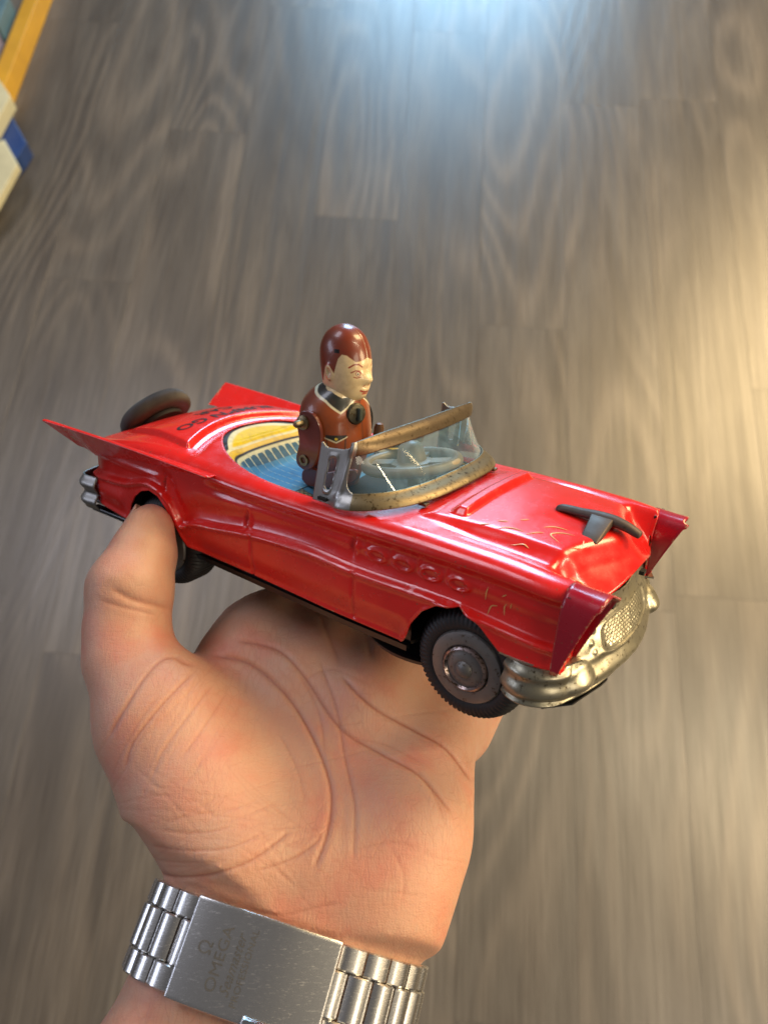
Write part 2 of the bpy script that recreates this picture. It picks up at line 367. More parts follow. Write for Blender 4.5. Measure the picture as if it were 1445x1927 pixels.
def ck_half(x):                                    # half width of the cockpit opening
    x = np.asarray(x, float)
    return np.where(x < 0, CKW * np.sqrt(np.clip(1 - np.abs((x - 2) / (CKX0 - 2)) ** 2.3, 0, 1)), CKW * np.clip(1 - np.abs((x - 2) / (CKX1 - 2)) ** 2.5, 0, 1) ** 0.5)
def deck_z(x, y):
    """height of the red deck (hood, cockpit rim, boot) without the rounded shoulders"""
    ay = np.abs(y); w = halfw(x)
    z = belt(x) + crown(x) * (1 - (ay / w) ** 2)
    # hood: raised centre, low valley beside it, raised vent bar, front fall towards the grille
    hood = ss(34, 42, x)
    plat = 1 - ss(23.5, 27.0, ay + 0.06 * (x - 60)); z = z + hood * (plat * 1.0 - 1.3 * gs(ay - 29.0, 3.2) * ss(40, 60, x))
    vent = (ss(43.5, 46.5, x) * (1 - ss(48.6, 50.3, x))) * (1 - ss(20.5, 23.5, ay)); z = z + 1.9 * vent
    xn = 77.5 + 3.5 * ss(22, 0, ay) ; z = z - np.where(x > xn, (x - xn), 0) * (1 - ss(26.0, 33.0, ay)) * 0.95 * ss(0, 5, x - xn)
    # boot lid: raised panel with a curved front edge; hollow between it and the cockpit
    fe = -56.5 - 7.5 * (1 - (ay / 30.0) ** 2)
    lid = ss(0.7, -0.7, x - fe) * ss(0.7, -0.7, ay - (30.5 - 0.16 * np.maximum(0, -57 - x))) * ss(-98, -92, x)
    z = z + 1.8 * lid - 1.2 * gs(x - fe - 3.0, 2.6) * ss(36, 28, ay)
    # shallow gutter round the cockpit edge
    return z
def side_y(x, z):
    w = halfw(x); cz = crease_z(x); zb = belt(x)
    y = w + 1.7 * ss(0.7, -0.9, z - cz) - 0.9 * np.exp(-((z - cz - 4.0) / 3.0) ** 2) * ss(-70, -50, x)
    y = y + 0.9 * np.exp(-((z - cz + 0.9) / 1.1) ** 2)
    y = y + 1.0 * gs(z - (zb - 3.2), 1.5) * ss(-44, -30, x) - 0.8 * gs(z - (zb - 6.6), 1.6) * ss(-44, -30, x)
    lip = z - sill(x); y = y + 0.5 * np.exp(-(lip / 1.1) ** 2)
    y = y - 1.6 * ss(26, 17, z) * ss(-48, -40, x) * ss(44, 40, x)
    for cx in (30.3, 39.2, 48.3, 57.4):            # four ports in the front wing
        q = np.sqrt(((x - cx) / 3.1) ** 2 + ((z - 40.2) / 1.75) ** 2); y = y + 0.62 * gs(q - 1, 0.24) - 0.25 * (q < 0.8)
        y = y + 0.45 * gs(x - cx + 3.9, 0.5) * gs(z - 43.0, 1.2)
    for sx, zl, zh in ((23.6, 17, 34.2), (-17.5, 17, 33.4)):
        y = y - 0.5 * gs(x - sx, 0.45) * ss(zl, zl + 1, z) * ss(zh + 0.6, zh - 0.6, z)
    for nx, nz, a in ((-60.6, 39.2, -0.9), (-21.3, 36.8, -0.9), (21.6, 41.0, -0.9), (64, 31, 0)):
        y = y + a * gs(x - nx, 0.9) * gs(z - nz, 2.6) - a * gs(x - nx - 1.5, 0.7) * gs(z - nz, 2.4)
    y = y + 0.9 * gs(z - 28.0, 3.5) * ss(-80, -84, x) + 0.6 * gs(z - 41, 1.2) * ss(-60, -66, x)
    return y
RC_ = 5.2                                          # shoulder radius
def half_section(x, tv):
    """tv in 0..1: 0 sill, .5 shoulder start, .62 shoulder end, 1 centre line ; returns y>=0, z"""
    w = halfw(x); zb = belt(x); zs = sill(x); r = RC_
    a = np.clip(tv / 0.5, 0, 1); z1 = zs + (zb - r * 0.62 - zs) * a; y1 = side_y(x, z1)
    b = np.clip((tv - 0.5) / 0.14, 0, 1); c = np.clip((tv - 0.64) / 0.36, 0, 1)
    ys = side_y(x, zb - r * 0.62); yi = w - r; zi = deck_z(x, yi)
    th = b * np.pi / 2; y2 = yi + (ys - yi) * np.cos(th); z2 = (zb - r * 0.62) + (zi - (zb - r * 0.62)) * np.sin(th)
    y3 = yi * (1 - c); z3 = deck_z(x, y3)
    y = np.where(tv < 0.5, y1, np.where(tv < 0.64, y2, y3)); z = np.where(tv < 0.5, z1, np.where(tv < 0.64, z2, z3))
    return y, z
xs = np.concatenate([np.arange(-104, -82, 0.55), np.arange(-82, -46, 0.36), np.arange(-46, 40, 0.5), np.arange(40, 76, 0.36), np.linspace(76, 88.5, 24)])
tv = np.concatenate([np.linspace(0, 0.5, 60), np.linspace(0.5, 0.64, 13)[1:], np.linspace(0.64, 1, 64)[1:]])
XX, TV = np.meshgrid(xs, tv, indexing='ij')
yy, zz = half_section(XX, TV)
# plan shape of the two ends: the nose pushes forward in the middle, the tail is rounded
def end_shift(x, y, z):
    nose = 6.3 * np.clip(1 - (np.abs(y) / 29.0) ** 2, 0, 1) * ss(70, 88.5, x)
    tail = -3.5 * np.clip(1 - (np.abs(y) / 34.0) ** 2, 0, 1) * ss(-92, -104, x)
    return x + nose + tail
full_y = np.concatenate([-yy, yy[:, ::-1][:, 1:]], 1); full_z = np.concatenate([zz, zz[:, ::-1][:, 1:]], 1)
full_x = np.repeat(xs[:, None], full_y.shape[1], 1)
nu, nv = full_y.shape
XS = end_shift(full_x, full_y, full_z)
V = np.stack([XS, full_y, full_z], -1).reshape(-1, 3); Fc = grid_faces(nu, nv)
# cut the cockpit, then pull the cut edge on to its outline
c = V[Fc].mean(1); TVf = np.concatenate([TV, TV[:, ::-1][:, 1:]], 1).reshape(-1)
inside = (np.abs(c[:, 1]) < ck_half(c[:, 0]) - 0.1) & (c[:, 0] > CKX0) & (c[:, 0] < CKX1) & (TVf[Fc].min(1) > 0.6)
Fk = Fc[~inside]
used_in = np.zeros(len(V), bool); used_in[Fc[inside].ravel()] = True; used_out = np.zeros(len(V), bool); used_out[Fk.ravel()] = True
edge = np.where(used_in & used_out)[0]
ox = np.concatenate([CKX0 + (CKX1 - CKX0) * (0.5 - 0.5 * np.cos(np.linspace(0, np.pi, 900)))]); oh = ck_half(ox)
OUT = np.concatenate([np.stack([ox, -oh], -1), np.stack([ox[::-1], oh[::-1]], -1)])
for i in edge:
    d = np.hypot(OUT[:, 0] - V[i, 0], OUT[:, 1] - V[i, 1]); k = d.argmin()
    if d[k] < 1.2: V[i, 0], V[i, 1] = OUT[k]
# rear end cap (drops vertically, slightly rounded)
vi = len(V); back = V[:nv].copy(); rings = [back]
capF = []
prev = np.arange(nv)
for s, dx in ((0.965, -0.9), (0.86, -1.5), (0.5, -1.7), (0.0, -1.8)):
    ring = back.copy(); ring[:, 1] *= s; zc = 30.0; ring[:, 2] = np.maximum(zc + (ring[:, 2] - zc) * s, 21.8); ring[:, 0] += dx
    idx = np.arange(nv) + len(V); V = np.vstack([V, ring])
    capF.append(np.stack([prev[:-1], prev[1:], idx[1:], idx[:-1]], -1)); prev = idx
# front wing ends: fold inwards behind the headlamp hoods
front = np.arange((nu - 1) * nv, nu * nv); fr = V[front].copy(); m_w = np.abs(fr[:, 1]) > 29.0
ring = fr.copy(); ring[:, 1] = np.sign(ring[:, 1]) * np.maximum(np.abs(ring[:, 1]) - 1.2, 29) ; ring[:, 2] -= 1.2; ring[:, 0] += 0.8
ring2 = ring.copy(); ring2[:, 1] = np.sign(ring2[:, 1]) * 30.0; ring2[:, 2] = np.clip(ring2[:, 2] - 2, 26, 45)
prev = front
for rg in (ring, ring2):
    idx = np.arange(nv) + len(V); V = np.vstack([V, rg]); q = np.stack([prev[:-1], idx[:-1], idx[1:], prev[1:]], -1)
    ok = m_w[:-1] & m_w[1:]; capF.append(q[ok]); prev = idx
Fall = np.vstack([Fk] + capF)
used = np.unique(Fall); remap = -np.ones(len(V), int); remap[used] = np.arange(len(used)); Vb = V[used]
body = mesh('body', Vb, remap[Fall], RED, car)
def inreg(x, y, z, c, r): return np.exp(-(((x - c[0]) / r[0]) ** 2 + ((y - c[1]) / r[1]) ** 2 + ((z - c[2]) / r[2]) ** 2))
wx, wy, wz = Vb.T
wear = 0.8 * inreg(wx, wy, wz, (66, -17, 53), (15, 8, 6)) + 0.7 * inreg(wx, wy, wz, (69, -40, 41), (5, 3, 5)) + 0.3 * inreg(wx, wy, wz, (-35, -40, 49), (14, 4, 2)) + 0.8 * inreg(wx, wy, wz, (84, -26, 45), (5, 6, 6))
vcol(body, 'wear', np.clip(wear, 0, 1))
mod(body, 'SOLIDIFY', thickness=0.5 * MM, offset=-1)
# paint scratches: thin bare-metal curls lying on the hood and wing
def on_deck(x, y, h=0.12): return np.stack([x, y, deck_z(x, y) + h], -1)
def scratch(pts2, width, side=False):
    P = catmull(pts2, 14)
    if side: Q = np.stack([P[:, 0], -side_y(P[:, 0], P[:, 1]) - 0.10, P[:, 1]], -1); up = (0, -1, 0)
    else: Q = on_deck(P[:, 0], P[:, 1]); Q[:, 0] = end_shift(Q[:, 0], Q[:, 1], Q[:, 2]); up = (0, 0, 1)
    k = np.sin(np.linspace(0.15, np.pi - 0.15, len(Q))); w = width / 2
    return sweep('scratch', Q, [(-w, -0.06), (w, -0.06), (w, 0.06), (-w, 0.06)], GOLD, car, k, up, cap=True, smooth=False)
for pts in ([(76, -20), (73, -17.5), (74.5, -14.5), (77, -13.2)], [(79, -20), (80, -17.2), (79.2, -14)], [(68, -22), (70, -19), (71.5, -18)], [(60, -24), (63, -21.5), (67, -21)],
            [(58, -20), (61, -18.5)], [(70, -15), (72, -12.5), (75, -11.5)], [(66, -27), (69, -25.5), (71, -26)], [(55, -24.5), (57.5, -22.6)], [(82, -25), (84.5, -23.5), (86, -24.2)], [(63, -15.5), (65, -13.4)]):
    scratch(pts, 0.46)
for pts in ([(66.2, 42.6), (65.8, 40.6), (65.6, 38.4)], [(67.0, 34.6), (67.6, 37.2), (69.4, 37.9)], [(71.6, 36.0), (71.3, 38.2), (71.9, 39.6)], [(73.3, 40.2), (73.0, 38.4)], [(70.4, 41.2), (71.6, 42.2)]):
    scratch(pts, 0.30, True)

# front nose apron: closes the gap between the hood lip and the grille
# chassis: black tin pan just inside the body
def pan():
    xsn = np.linspace(-100, 82, 60); rows = []
    for x in xsn:
        w = 35.0 - 2.5 * ss(-92, -100, x); zl = 14.2 + 0.8 * ss(0, -100, x)
        arch = (abs(x + 63) < 18) or (abs(x - 63) < 19)
        wi = 24.0 if arch else w
        rows.append([(x, -wi, 22), (x, -wi, zl + 1.2), (x, -wi + 1.2, zl), (x, 0, zl - 0.4), (x, wi - 1.2, zl), (x, wi, zl + 1.2), (x, wi, 22)])
    V = np.array(rows).reshape(-1, 3); return mesh('chassis', V, grid_faces(60, 7), BLACK, car, False)
mod(pan(), 'SOLIDIFY', thickness=0.8 * MM)
# near-black blocks added inside the body, their colour standing in for interior shade
box('dark_core', (-8, 0, 30), (176, 46, 22), WELL, car)
box('dark_filler', (-89, 0, 30), (18, 66, 20), WELL, car); box('dark_filler', (-4, 0, 27), (84, 66, 14), WELL, car); box('dark_filler', (80, 0, 32), (9, 62, 8), WELL, car)
box('rear_apron', (-106.5, 0, 17.5), (11, 64, 1.6), BLACK, car, 0.5)
# running strip under the sill and the tail tab seen below the rear bumper
for s in (-1, 1):
    sweep('sill_strip', np.array([(-48, s * 36.2, 15.6), (-20, s * 36.6, 15.2), (20, s * 36.6, 13.9), (42, s * 36.0, 13.4)]), [(-1.2, -0.9), (1.2, -0.9), (1.2, 0.9), (-1.2, 0.9)], BLACK, car, smooth=False)
box('tail_strip', (-94, -34.5, 16.6), (26, 3.2, 1.8), BLACK, car, 0.4)
# turning drive disc under the front
lathe('drive_disc', [(0, 2.0), (22, 2.0), (24.6, 2.6), (25.2, 4.0), (24.6, 4.6), (8, 7), (8, 14)], BLACK, car, basis((36, -6, 1.5), (0, 0, 1)), 72)

# wheels
def tyre_mesh(name, c, axis, R=16.6, wdt=11.0, mat=RUBBER, parent=None, ribs=64, treadW=0.62):
    M = basis(c, axis, (1, 0, 0)); prof = []                     # profile in (r, h); h=0 outer face
    P = [(R * 0.62, 0.0), (R * 0.68, 0.9), (R * 0.78, 1.3), (R * 0.90, 0.7), (R * 0.965, -0.6), (R, -2.0), (R, -wdt + 2), (R * 0.965, -wdt + 0.6), (R * 0.88, -wdt), (R * 0.6, -wdt)]
    n = ribs * 4; a = np.linspace(0, 2 * np.pi, n, endpoint=False); tooth = np.where((np.arange(n) % 4) < 2, 1.0, 0.0)
    V = np.zeros((n, len(P), 3))
    for j, (r, h) in enumerate(P):
        rr = r + (0.75 * (tooth - 0.5) if 4 <= j <= 7 else (0.25 * (tooth - .5) if j == 3 else 0)); V[:, j, 0] = rr * np.cos(a); V[:, j, 1] = rr * np.sin(a); V[:, j, 2] = h + (0.25 * (tooth - .5) if j in (3, 4) else 0)
    V = V.reshape(-1, 3) @ M[:3, :3].T + M[:3, 3]
    return mesh(name, V, grid_faces(n, len(P), True), mat, parent, True)
def hubcap(parent, M, R=11.0):
    k = R / 11.0
    lathe('hubcap', [(k * 11.0, -1.5), (k * 11.3, 0.6), (k * 10.8, 1.5), (k * 9.2, 2.0), (k * 7.3, 1.9), (k * 6.9, 1.5)], HUB, parent, M, 60)
    lathe('hub_ring', [(k * 7.0, 1.4), (k * 6.7, 2.5), (k * 6.1, 2.9), (k * 5.6, 2.2)], HUBRING, parent, M, 60)
    lathe('hub_boss', [(k * 5.7, 2.1), (k * 4.8, 2.3), (k * 3.4, 2.9), (k * 2.6, 2.8), (k * 1.9, 3.6), (k * 0.9, 4.0), (0.001, 4.05)], HUB, parent, M, 48)
def wheel(c, s):
    M = basis(c, (0, s, 0)); w = bpy.data.objects.new('wheel', None); COL.objects.link(w); w.parent = car
    o = tyre_mesh('tyre', c, (0, s, 0), parent=w); hubcap(w, M)
for x in (63.2, -61.5):
    for s in (-1, 1): wheel((x - 0.4, s * 37.6, 16.4), s)

# spare wheel leaning on the boot
sn = np.array([-0.72, 0.0, 0.69]); sc = np.array([-112.0, 0, 48.5])
sw = bpy.data.objects.new('spare_wheel', None); COL.objects.link(sw); sw.parent = car
tyre_mesh('tyre', sc, sn, 15.2, 5.6, OLDRUBBER, sw, 110); lathe('hubcap', [(9.8, -0.6), (10.2, 0.8), (9, 1.8), (5, 2.4), (0.001, 2.8)], GREYTIN, sw, basis(sc, sn), 48)
lathe('back_plate', [(0.001, -7.6), (9.7, -7.6), (9.7, -6)], WELL, sw, basis(sc, sn), 40)

# tail fins
def fin(s):
    n = 40; t = np.linspace(0, 1, n); x = -34.8 + (-117.0 + 34.8) * t
    top = np.stack([x, 43.0 + 4.2 * t, 49.0 + 3.2 * t + 0.6 * np.sin(np.pi * t)], -1)
    inn = np.stack([np.maximum(x + 0.3, -109) if False else x + 0.4, top[:, 1] - 1.9, top[:, 2] + 0.1], -1)
    yb = halfw(np.maximum(x, -104)) - 1.4; zi = np.interp(x, [-117, -104, -80, -55, -34.8], [45.0, 45.0, 46.8, 48.5, 48.6])
    inb = np.stack([np.maximum(x, -113.5), yb, zi], -1)
    zo = np.interp(x, [-117, -106, -98, -73, -50, -34.8], [51.6, 42.5, 40.6, 44.6, 46.6, 48.2])
    out = np.stack([x, np.interp(x, [-117, -104, -34.8], [46.6, 38.2, 40.6]), zo], -1)
    L = [top, (top + inn) / 2 + np.array([0, 0, 0.35]), inn, inb, out]
    V = np.stack(L, 1); V[..., 1] *= s
    fc = grid_faces(n, 5, False, True).tolist() + [list(range(5)), [(n - 1) * 5 + k for k in range(5)]]
    o = mesh('fin', V.reshape(-1, 3), fc, RED, car, True)
    bm = bmesh.new(); bm.from_mesh(o.data); bmesh.ops.recalc_face_normals(bm, faces=bm.faces); bm.to_mesh(o.data); bm.free()
    autosmooth(o, 30); return o
for s in (-1, 1): bevel(fin(s), 0.4, 3)

# headlamp hoods
def hood_lamp(s):
    # cross-section: inverted U; x grows forward, the front opening slants back towards the bottom
    sec = [(-5.2, 0.0), (-5.3, 6), (-5.2, 13), (-4.9, 18.0), (-4.0, 21.0), (-2.2, 22.6), (0, 23.0), (2.4, 22.6), (4.1, 21.0), (4.9, 18), (5.1, 13), (4.6, 6), (4.2, 0)]
    sec = catmull(sec, 49); n = 12; V = []
    for (py, pz) in sec:
        f = pz / 23.0; xb = 87.2; xf = xb + 2.0 + 7.6 * f ** 1.1 + (1.8 if py > 3 else 0) * (0.3 + 0.7 * f) + 0.6 * (f > .9)
        for i in range(n):
            k = i / (n - 1.0); V.append((xb + (xf - xb) * k, s * (35.4 + (-py) * (1 + 0.06 * k * f)), 26.4 + pz * (1 - 0.045 * k) + 0.5 * k * k * f - 0.3))
    o = mesh('headlamp_hood', V, grid_faces(len(sec), n), DEEPRED, car); mod(o, 'SOLIDIFY', thickness=0.7 * MM, offset=-1)
    box('headlamp_back', (88.6, s * 35.4, 38.5), (0.8, 8.6, 19), WELL, car)
for s in (-1, 1): hood_lamp(s)

# bumper and grille in one pressed sheet, wrapped round the wing ends
half_path = [(75.0, 38.2), (77.5, 40.0), (81, 40.6), (85.2, 38.6), (88.6, 34.5), (91.4, 27), (93.6, 18), (95.2, 9), (95.8, 0)]
hp = catmull(half_path, 120); path = np.vstack([np.stack([hp[:, 0], -hp[:, 1]], -1), np.stack([hp[::-1, 0], hp[::-1, 1]], -1)[1:]])
Tn = np.gradient(path, axis=0); Tn /= np.linalg.norm(Tn, axis=1)[:, None]; Nn = np.stack([Tn[:, 1], -Tn[:, 0]], -1)
arc = np.concatenate([[0], np.cumsum(np.linalg.norm(np.diff(path, axis=0), axis=1))]); arc -= arc[-1] / 2
nz = 110; rowsV = []
for i, (p, nn) in enumerate(zip(path, Nn)):
    ay = abs(p[1]); front = ss(35, 29.5, ay) * (p[0] > 86)
    ztop = 26.6 + (39.0 - 26.6) * front - 2.0 * gs(ay, 14) * front; zbot = 13.4 + 1.2 * gs(ay, 13) - 0.6 * ss(33, 38, ay)
    for j in range(nz):
        t = j / (nz - 1.0); z = zbot + (ztop - zbot) * t; h = 0.0
        h += 2.2 * gs(z - 18.2, 3.6) + 1.0 * gs(z - 14.4, 1.6) - 0.7 * gs(z - 15.9, 0.8)
        h += 1.6 * gs(z - 23.4, 1.8) * (1 - front) + 0.3 * front * gs(z - 24.2, 1.1)
        # fog-lamp bullets at the bumper corners, mesh panel and slot ring in the grille
        rr = math.hypot((ay - 29.0) / 5.0, (z - 20.4) / 5.0); h += (3.2 if p[1] > 0 else 1.3) * max(0.0, 1 - rr * rr) ** 0.8 * (p[0] > 84) if rr < 1 else 0
        gx, gz = p[1] / 19.0, (z - 27.6) / 4.6; q = (abs(gx) ** 4 + abs(gz) ** 4) ** 0.25
        h += front * (0.42 * float(gs(q - 1.0, 0.10)) - 0.5 * float(ss(1.0, 0.9, q)))
        if q < 0.84: h += 0.32 * math.cos(p[1] * 3.3) * math.cos(z * 3.3) * front
        for bx, bz in ((21.5, 31.0), (23.3, 28.2), (22.4, 25.6)):
            h += 0.55 * float(gs(math.hypot(ay - bx, z - bz), 0.75)) * front
        h += 0.14 * mnoise.noise(Vector((p[0] * .25, p[1] * .25, z * .3)))
        # lean of the grille back towards its top, roll of the bottom edge under the car
        lean = -4.2 * front * ss(22, 38, z); h += lean - 2.2 * ss(2.0, 0.0, z - zbot) - 1.2 * ss(1.0, 0, ztop - z) * (1 - front)
        rowsV.append((p[0] + nn[0] * h, p[1] + nn[1] * h, z))
# normals point outwards: away from the car centre
mid = np.array(rowsV).reshape(len(path), nz, 3)
if (Nn[len(path) // 2, 0]) < 0: raise SystemExit('grille normal')
o = mesh('front_bumper', mid.reshape(-1, 3), grid_faces(len(path), nz), BUMP, car); mod(o, 'SOLIDIFY', thickness=0.5 * MM, offset=-1)
# closing shelf between bumper top and wing, black lower tab
sweep('lower_tab', np.array([(78, -32, 12.6), (84, -33.5, 12.0), (88, -28, 11.8), (91, -15, 12.2), (91.5, -12, 12.6)]), [(-3.2, -0.3), (3.2, -0.3), (3.2, 0.3), (-3.2, 0.3)], BLACK, car, smooth=False)
for s in (-1, 1):
    P = catmull([(73, s * 38, 26.4), (80, s * 38.6, 26.5), (86, s * 36, 26.7), (89.5, s * 30, 27.2)], 16)
    sweep('bumper_shelf', P, [(-2.8, -0.25), (2.8, -0.25), (2.8, 0.25), (-2.8, 0.25)], BUMP, car, smooth=False)
for y in (-13.5, 13.5): box('mounting_slot', (92.2, y * 1.0, 36.2), (1.5, 2.6, 1.2), WELL, car)

# rear bumper
rp = catmull([(-99, -38.2), (-106, -38.6), (-109, -35), (-111, -24), (-112.5, 0), (-111, 24), (-109, 35), (-106, 38.6), (-99, 38.2)], 90)
Tn = np.gradient(rp, axis=0); Tn /= np.linalg.norm(Tn, axis=1)[:, None]; Nn = np.stack([-Tn[:, 1], Tn[:, 0]], -1)
if Nn[45, 0] > 0: Nn = -Nn
V = []
for p, nn in zip(rp, Nn):
    for z in np.linspace(18.5, 31.5, 30):
        h = 1.8 * gs(z - 21.5, 2.0) + 1.8 * gs(z - 28.2, 2.0) - 0.3; V.append((p[0] + nn[0] * h, p[1] + nn[1] * h, z))
o = mesh('rear_bumper', V, grid_faces(90, 30), GREYTIN, car); mod(o, 'SOLIDIFY', thickness=0.5 * MM)
for s in (-1, 1): lathe('bumper_guard', [(0.001, 2.6), (1.6, 2.2), (2.6, 0.8), (2.8, -2.5)], BRASS, car, basis((-111.0, s * 33.5, 25.5), (-0.9, s * 0.4, 0)), 24)

# hood ornament
orn = [(67.4, 0, 53.8), (69.5, 0, 54.9), (75, 0, 55.1), (80, 0, 55.4), (85, 0, 55.2), (89, 0, 54.4), (92.2, 0, 53.2), (93.0, 0, 53.0)]
P = catmull(orn, 34); k = np.interp(np.linspace(0, 1, 34), [0, 0.06, 0.3, 0.55, 0.8, 0.95, 1], [0.35, 0.85, 1, 1.25, 1.0, 0.75, 0.3])
ob = sweep('hood_ornament', P, [(-2.0, -0.9), (-1.7, 0.3), (-0.8, 1.1), (0.8, 1.1), (1.7, 0.3), (2.0, -0.9), (1.2, -1.3), (-1.2, -1.3)], ORN, car, k); mod(ob, 'SUBSURF', levels=1, render_levels=1)
for s, L in ((-1, 12.0), (1, 3.0)):
    P = catmull([(81.5, 0, 55.0), (82.0, s * L * 0.35, 54.6), (82.2, s * L * 0.75, 52.9), (82.2, s * L, 51.4)], 12)
    w = sweep('ornament_wing', P, [(-2.9, -0.9), (-2.7, 0.8), (2.7, 0.8), (2.9, -0.9)], ORN, ob, np.linspace(1.25, 0.86, 12)); bevel(w, 0.3)

# lettering on the boot lid
def text_verts(s, size, res=3, bold=False):
    cu = bpy.data.curves.new('t', 'FONT'); cu.body = s; cu.size = size; cu.offset = 0.014 * size if bold else 0.0; cu.align_x = 'CENTER'; cu.align_y = 'CENTER'; cu.resolution_u = res
    o = bpy.data.objects.new('t', cu); COL.objects.link(o); dg = bpy.context.evaluated_depsgraph_get(); me = bpy.data.meshes.new_from_object(o.evaluated_get(dg))
    bm = bmesh.new(); bm.from_mesh(me); bmesh.ops.triangulate(bm, faces=bm.faces)
    bpy.data.objects.remove(o); bpy.data.curves.remove(cu)
    for ax in (0, 1):
        co = [v.co[ax] for v in bm.verts]; lo, hi = min(co), max(co); k = lo + 0.8
        while k < hi:
            g = bm.verts[:] + bm.edges[:] + bm.faces[:]; no = (1, 0, 0) if ax == 0 else (0, 1, 0); pc = (k, 0, 0) if ax == 0 else (0, k, 0)
            bmesh.ops.bisect_plane(bm, geom=g, plane_co=pc, plane_no=no); k += 0.8
    bm.verts.ensure_lookup_table(); bm.verts.index_update(); V = np.array([v.co[:] for v in bm.verts]); Fc = [[v.index for v in f.verts] for f in bm.faces]; bm.free(); bpy.data.meshes.remove(me)
    return V, Fc
for s, x0, size in (("BUMP'N GO", -68.6, 7.6), ('CAR', -75.4, 7.6)):
    TVx, TF = text_verts(s, size, bold=True); ly = TVx[:, 0] * 1.22; lx = TVx[:, 1] * 0.76
    # read from behind the car: text right = -Y of car, text up = +X
    y = -ly; x = x0 + lx; z = deck_z(x, y) + 0.16
    o = mesh('lettering', np.stack([x, y, z], -1), TF, INK, car, False); o['label'] = 'black printed words ' + s

# ------------------------------------------------------------------ cockpit tray with litho print
nx_, ny_ = 330, 240
gx = np.linspace(CKX0 - 1.2, CKX1 + 1.2, nx_); gt = np.linspace(-1, 1, ny_)
GX, GT = np.meshgrid(gx, gt, indexing='ij'); hh = np.maximum(ck_half(np.clip(GX, CKX0 + 0.05, CKX1 - 0.05)), 2.5) + 0.5
GY = GT * hh; GXs = GX.copy()
def edge_dist(x, y):                                # rough distance inside the opening
    a = np.where(x < 2, (x - 2) / (CKX0 - 2), (x - 2) / (CKX1 - 2)); p = np.where(x < 2, 2.3, 2.5)
    q = (np.abs(a) ** p + np.abs(y / CKW) ** 2.0) ** (1 / 2.15); return (1 - q) * 32.0
def seat_q(x, y):                                   # seat/floor outline, <1 inside
    a = np.where(x < 0, x / -45.0, x / 34.0); return (np.abs(a) ** 4.5 + np.abs(y / 30.0) ** 4.5) ** (1 / 4.5)
ED = edge_dist(GX, GY); SQ = seat_q(GX, GY)
rim = deck_z(GX, GY) - 0.7
Z = rim - 1.6 * ss(0, 5, ED) - 0.6 * ss(-52, -46, GX)
Z = Z + 0.9 * gs(SQ - 1.10, 0.035) * ss(-10, -25, GX)
Z = Z - 5.6 * ss(1.03, 0.80, SQ) - 2.0 * ss(-20, -8, GX) * ss(1.0, 0.8, SQ)
Z = Z + 4.0 * ss(18, 26, GX) * ss(0.95, 0.8, SQ)
colr = np.zeros((nx_, ny_, 3)); YEL = np.array((0.64, 0.455, 0.008)); CREAM = np.array((0.62, 0.58, 0.36)); BLU = np.array((0.085, 0.27, 0.44)); DBL = np.array((0.045, 0.12, 0.19)); BLK = np.array((0.02, 0.022, 0.03)); LIN = np.array((0.50, 0.52, 0.38)); GRY = np.array((0.20, 0.21, 0.18))
def put(mask, c): m_ = np.clip(mask, 0, 1)[..., None]; colr[:] = colr * (1 - m_) + c * m_
AA = 0.18
put(np.ones_like(ED), BLK); put(ss(0.9, 0.9 + 2 * AA, ED), CREAM); put(ss(1.8, 1.8 + AA * 4, ED), YEL)
put(ss(1.075, 1.065, SQ) * 1.0, CREAM); put(ss(1.055, 1.045, SQ), YEL * np.array((1, .85, 1)))
put(ss(1.005, 0.995, SQ), BLK); put(ss(0.985, 0.975, SQ), CREAM); put(ss(0.955, 0.945, SQ), BLU)
sl = (GX < -17.5) & (SQ < 0.95)                      # seat
ph = GY / 4.1
row = (SQ < 0.94) & (GX < -27) ; bound = 0.75
per = GY / 3.7 + 0.5; fr_ = per - np.round(per); sxx = GX + 45.0 - 1.5 * (GY / 26.0) ** 4
SE = (SQ < 0.955) & (GX < -17.5)
put(SE * (sxx < 5.6), LIN * 0.95)
put(ss(1.06, 0.98, np.sqrt((fr_ / 0.42) ** 2 + ((sxx - 3.7) / 2.0) ** 2)) * SE, DBL); put(((np.abs(fr_) < 0.42) & (sxx > 3.7) & (sxx < 5.8)) * SE * 1.0, DBL * 1.2)
put(SE * (sxx >= 5.6), BLU)
put(ss(0.46, 0.49, np.abs(fr_)) * SE * (sxx > 4), LIN)
fl = (GX >= -17.5) & (GX < 16) & (SQ < 0.95); put(fl * 1.0, BLU * np.array((0.8, .8, .85)))         # floor mat with a lattice, only on the outer side
d1 = (GX + GY * 0.9) / 1.9; d2 = (GX - GY * 0.9) / 1.9
lat = np.maximum(ss(0.16, 0.08, np.abs(d1 - np.round(d1))), ss(0.16, 0.08, np.abs(d2 - np.round(d2))))
zone = fl & (np.abs(GY) > 15) & (GX < 11)
put(zone * 1.0, GRY); put(zone * lat, BLK)
put(((np.abs(GX + 17.5) < 0.25) & (SQ < 0.95)) * 1.0, BLK)
put(((GX > 16) & (SQ < 0.95)) * 1.0, BLU * np.array((1.2, 1.1, 1)))
put(((np.abs(GX - 16) < 0.25) & (SQ < 0.95)) * 1.0, LIN)
tray = mesh('cockpit_tray', np.stack([GXs, GY, Z], -1).reshape(-1, 3), grid_faces(nx_, ny_), TRAYM, car); vcol(tray, 'paint', colr.reshape(-1, 3))
tray['label'] = 'printed interior with yellow surround, blue seat and lattice floor mat'
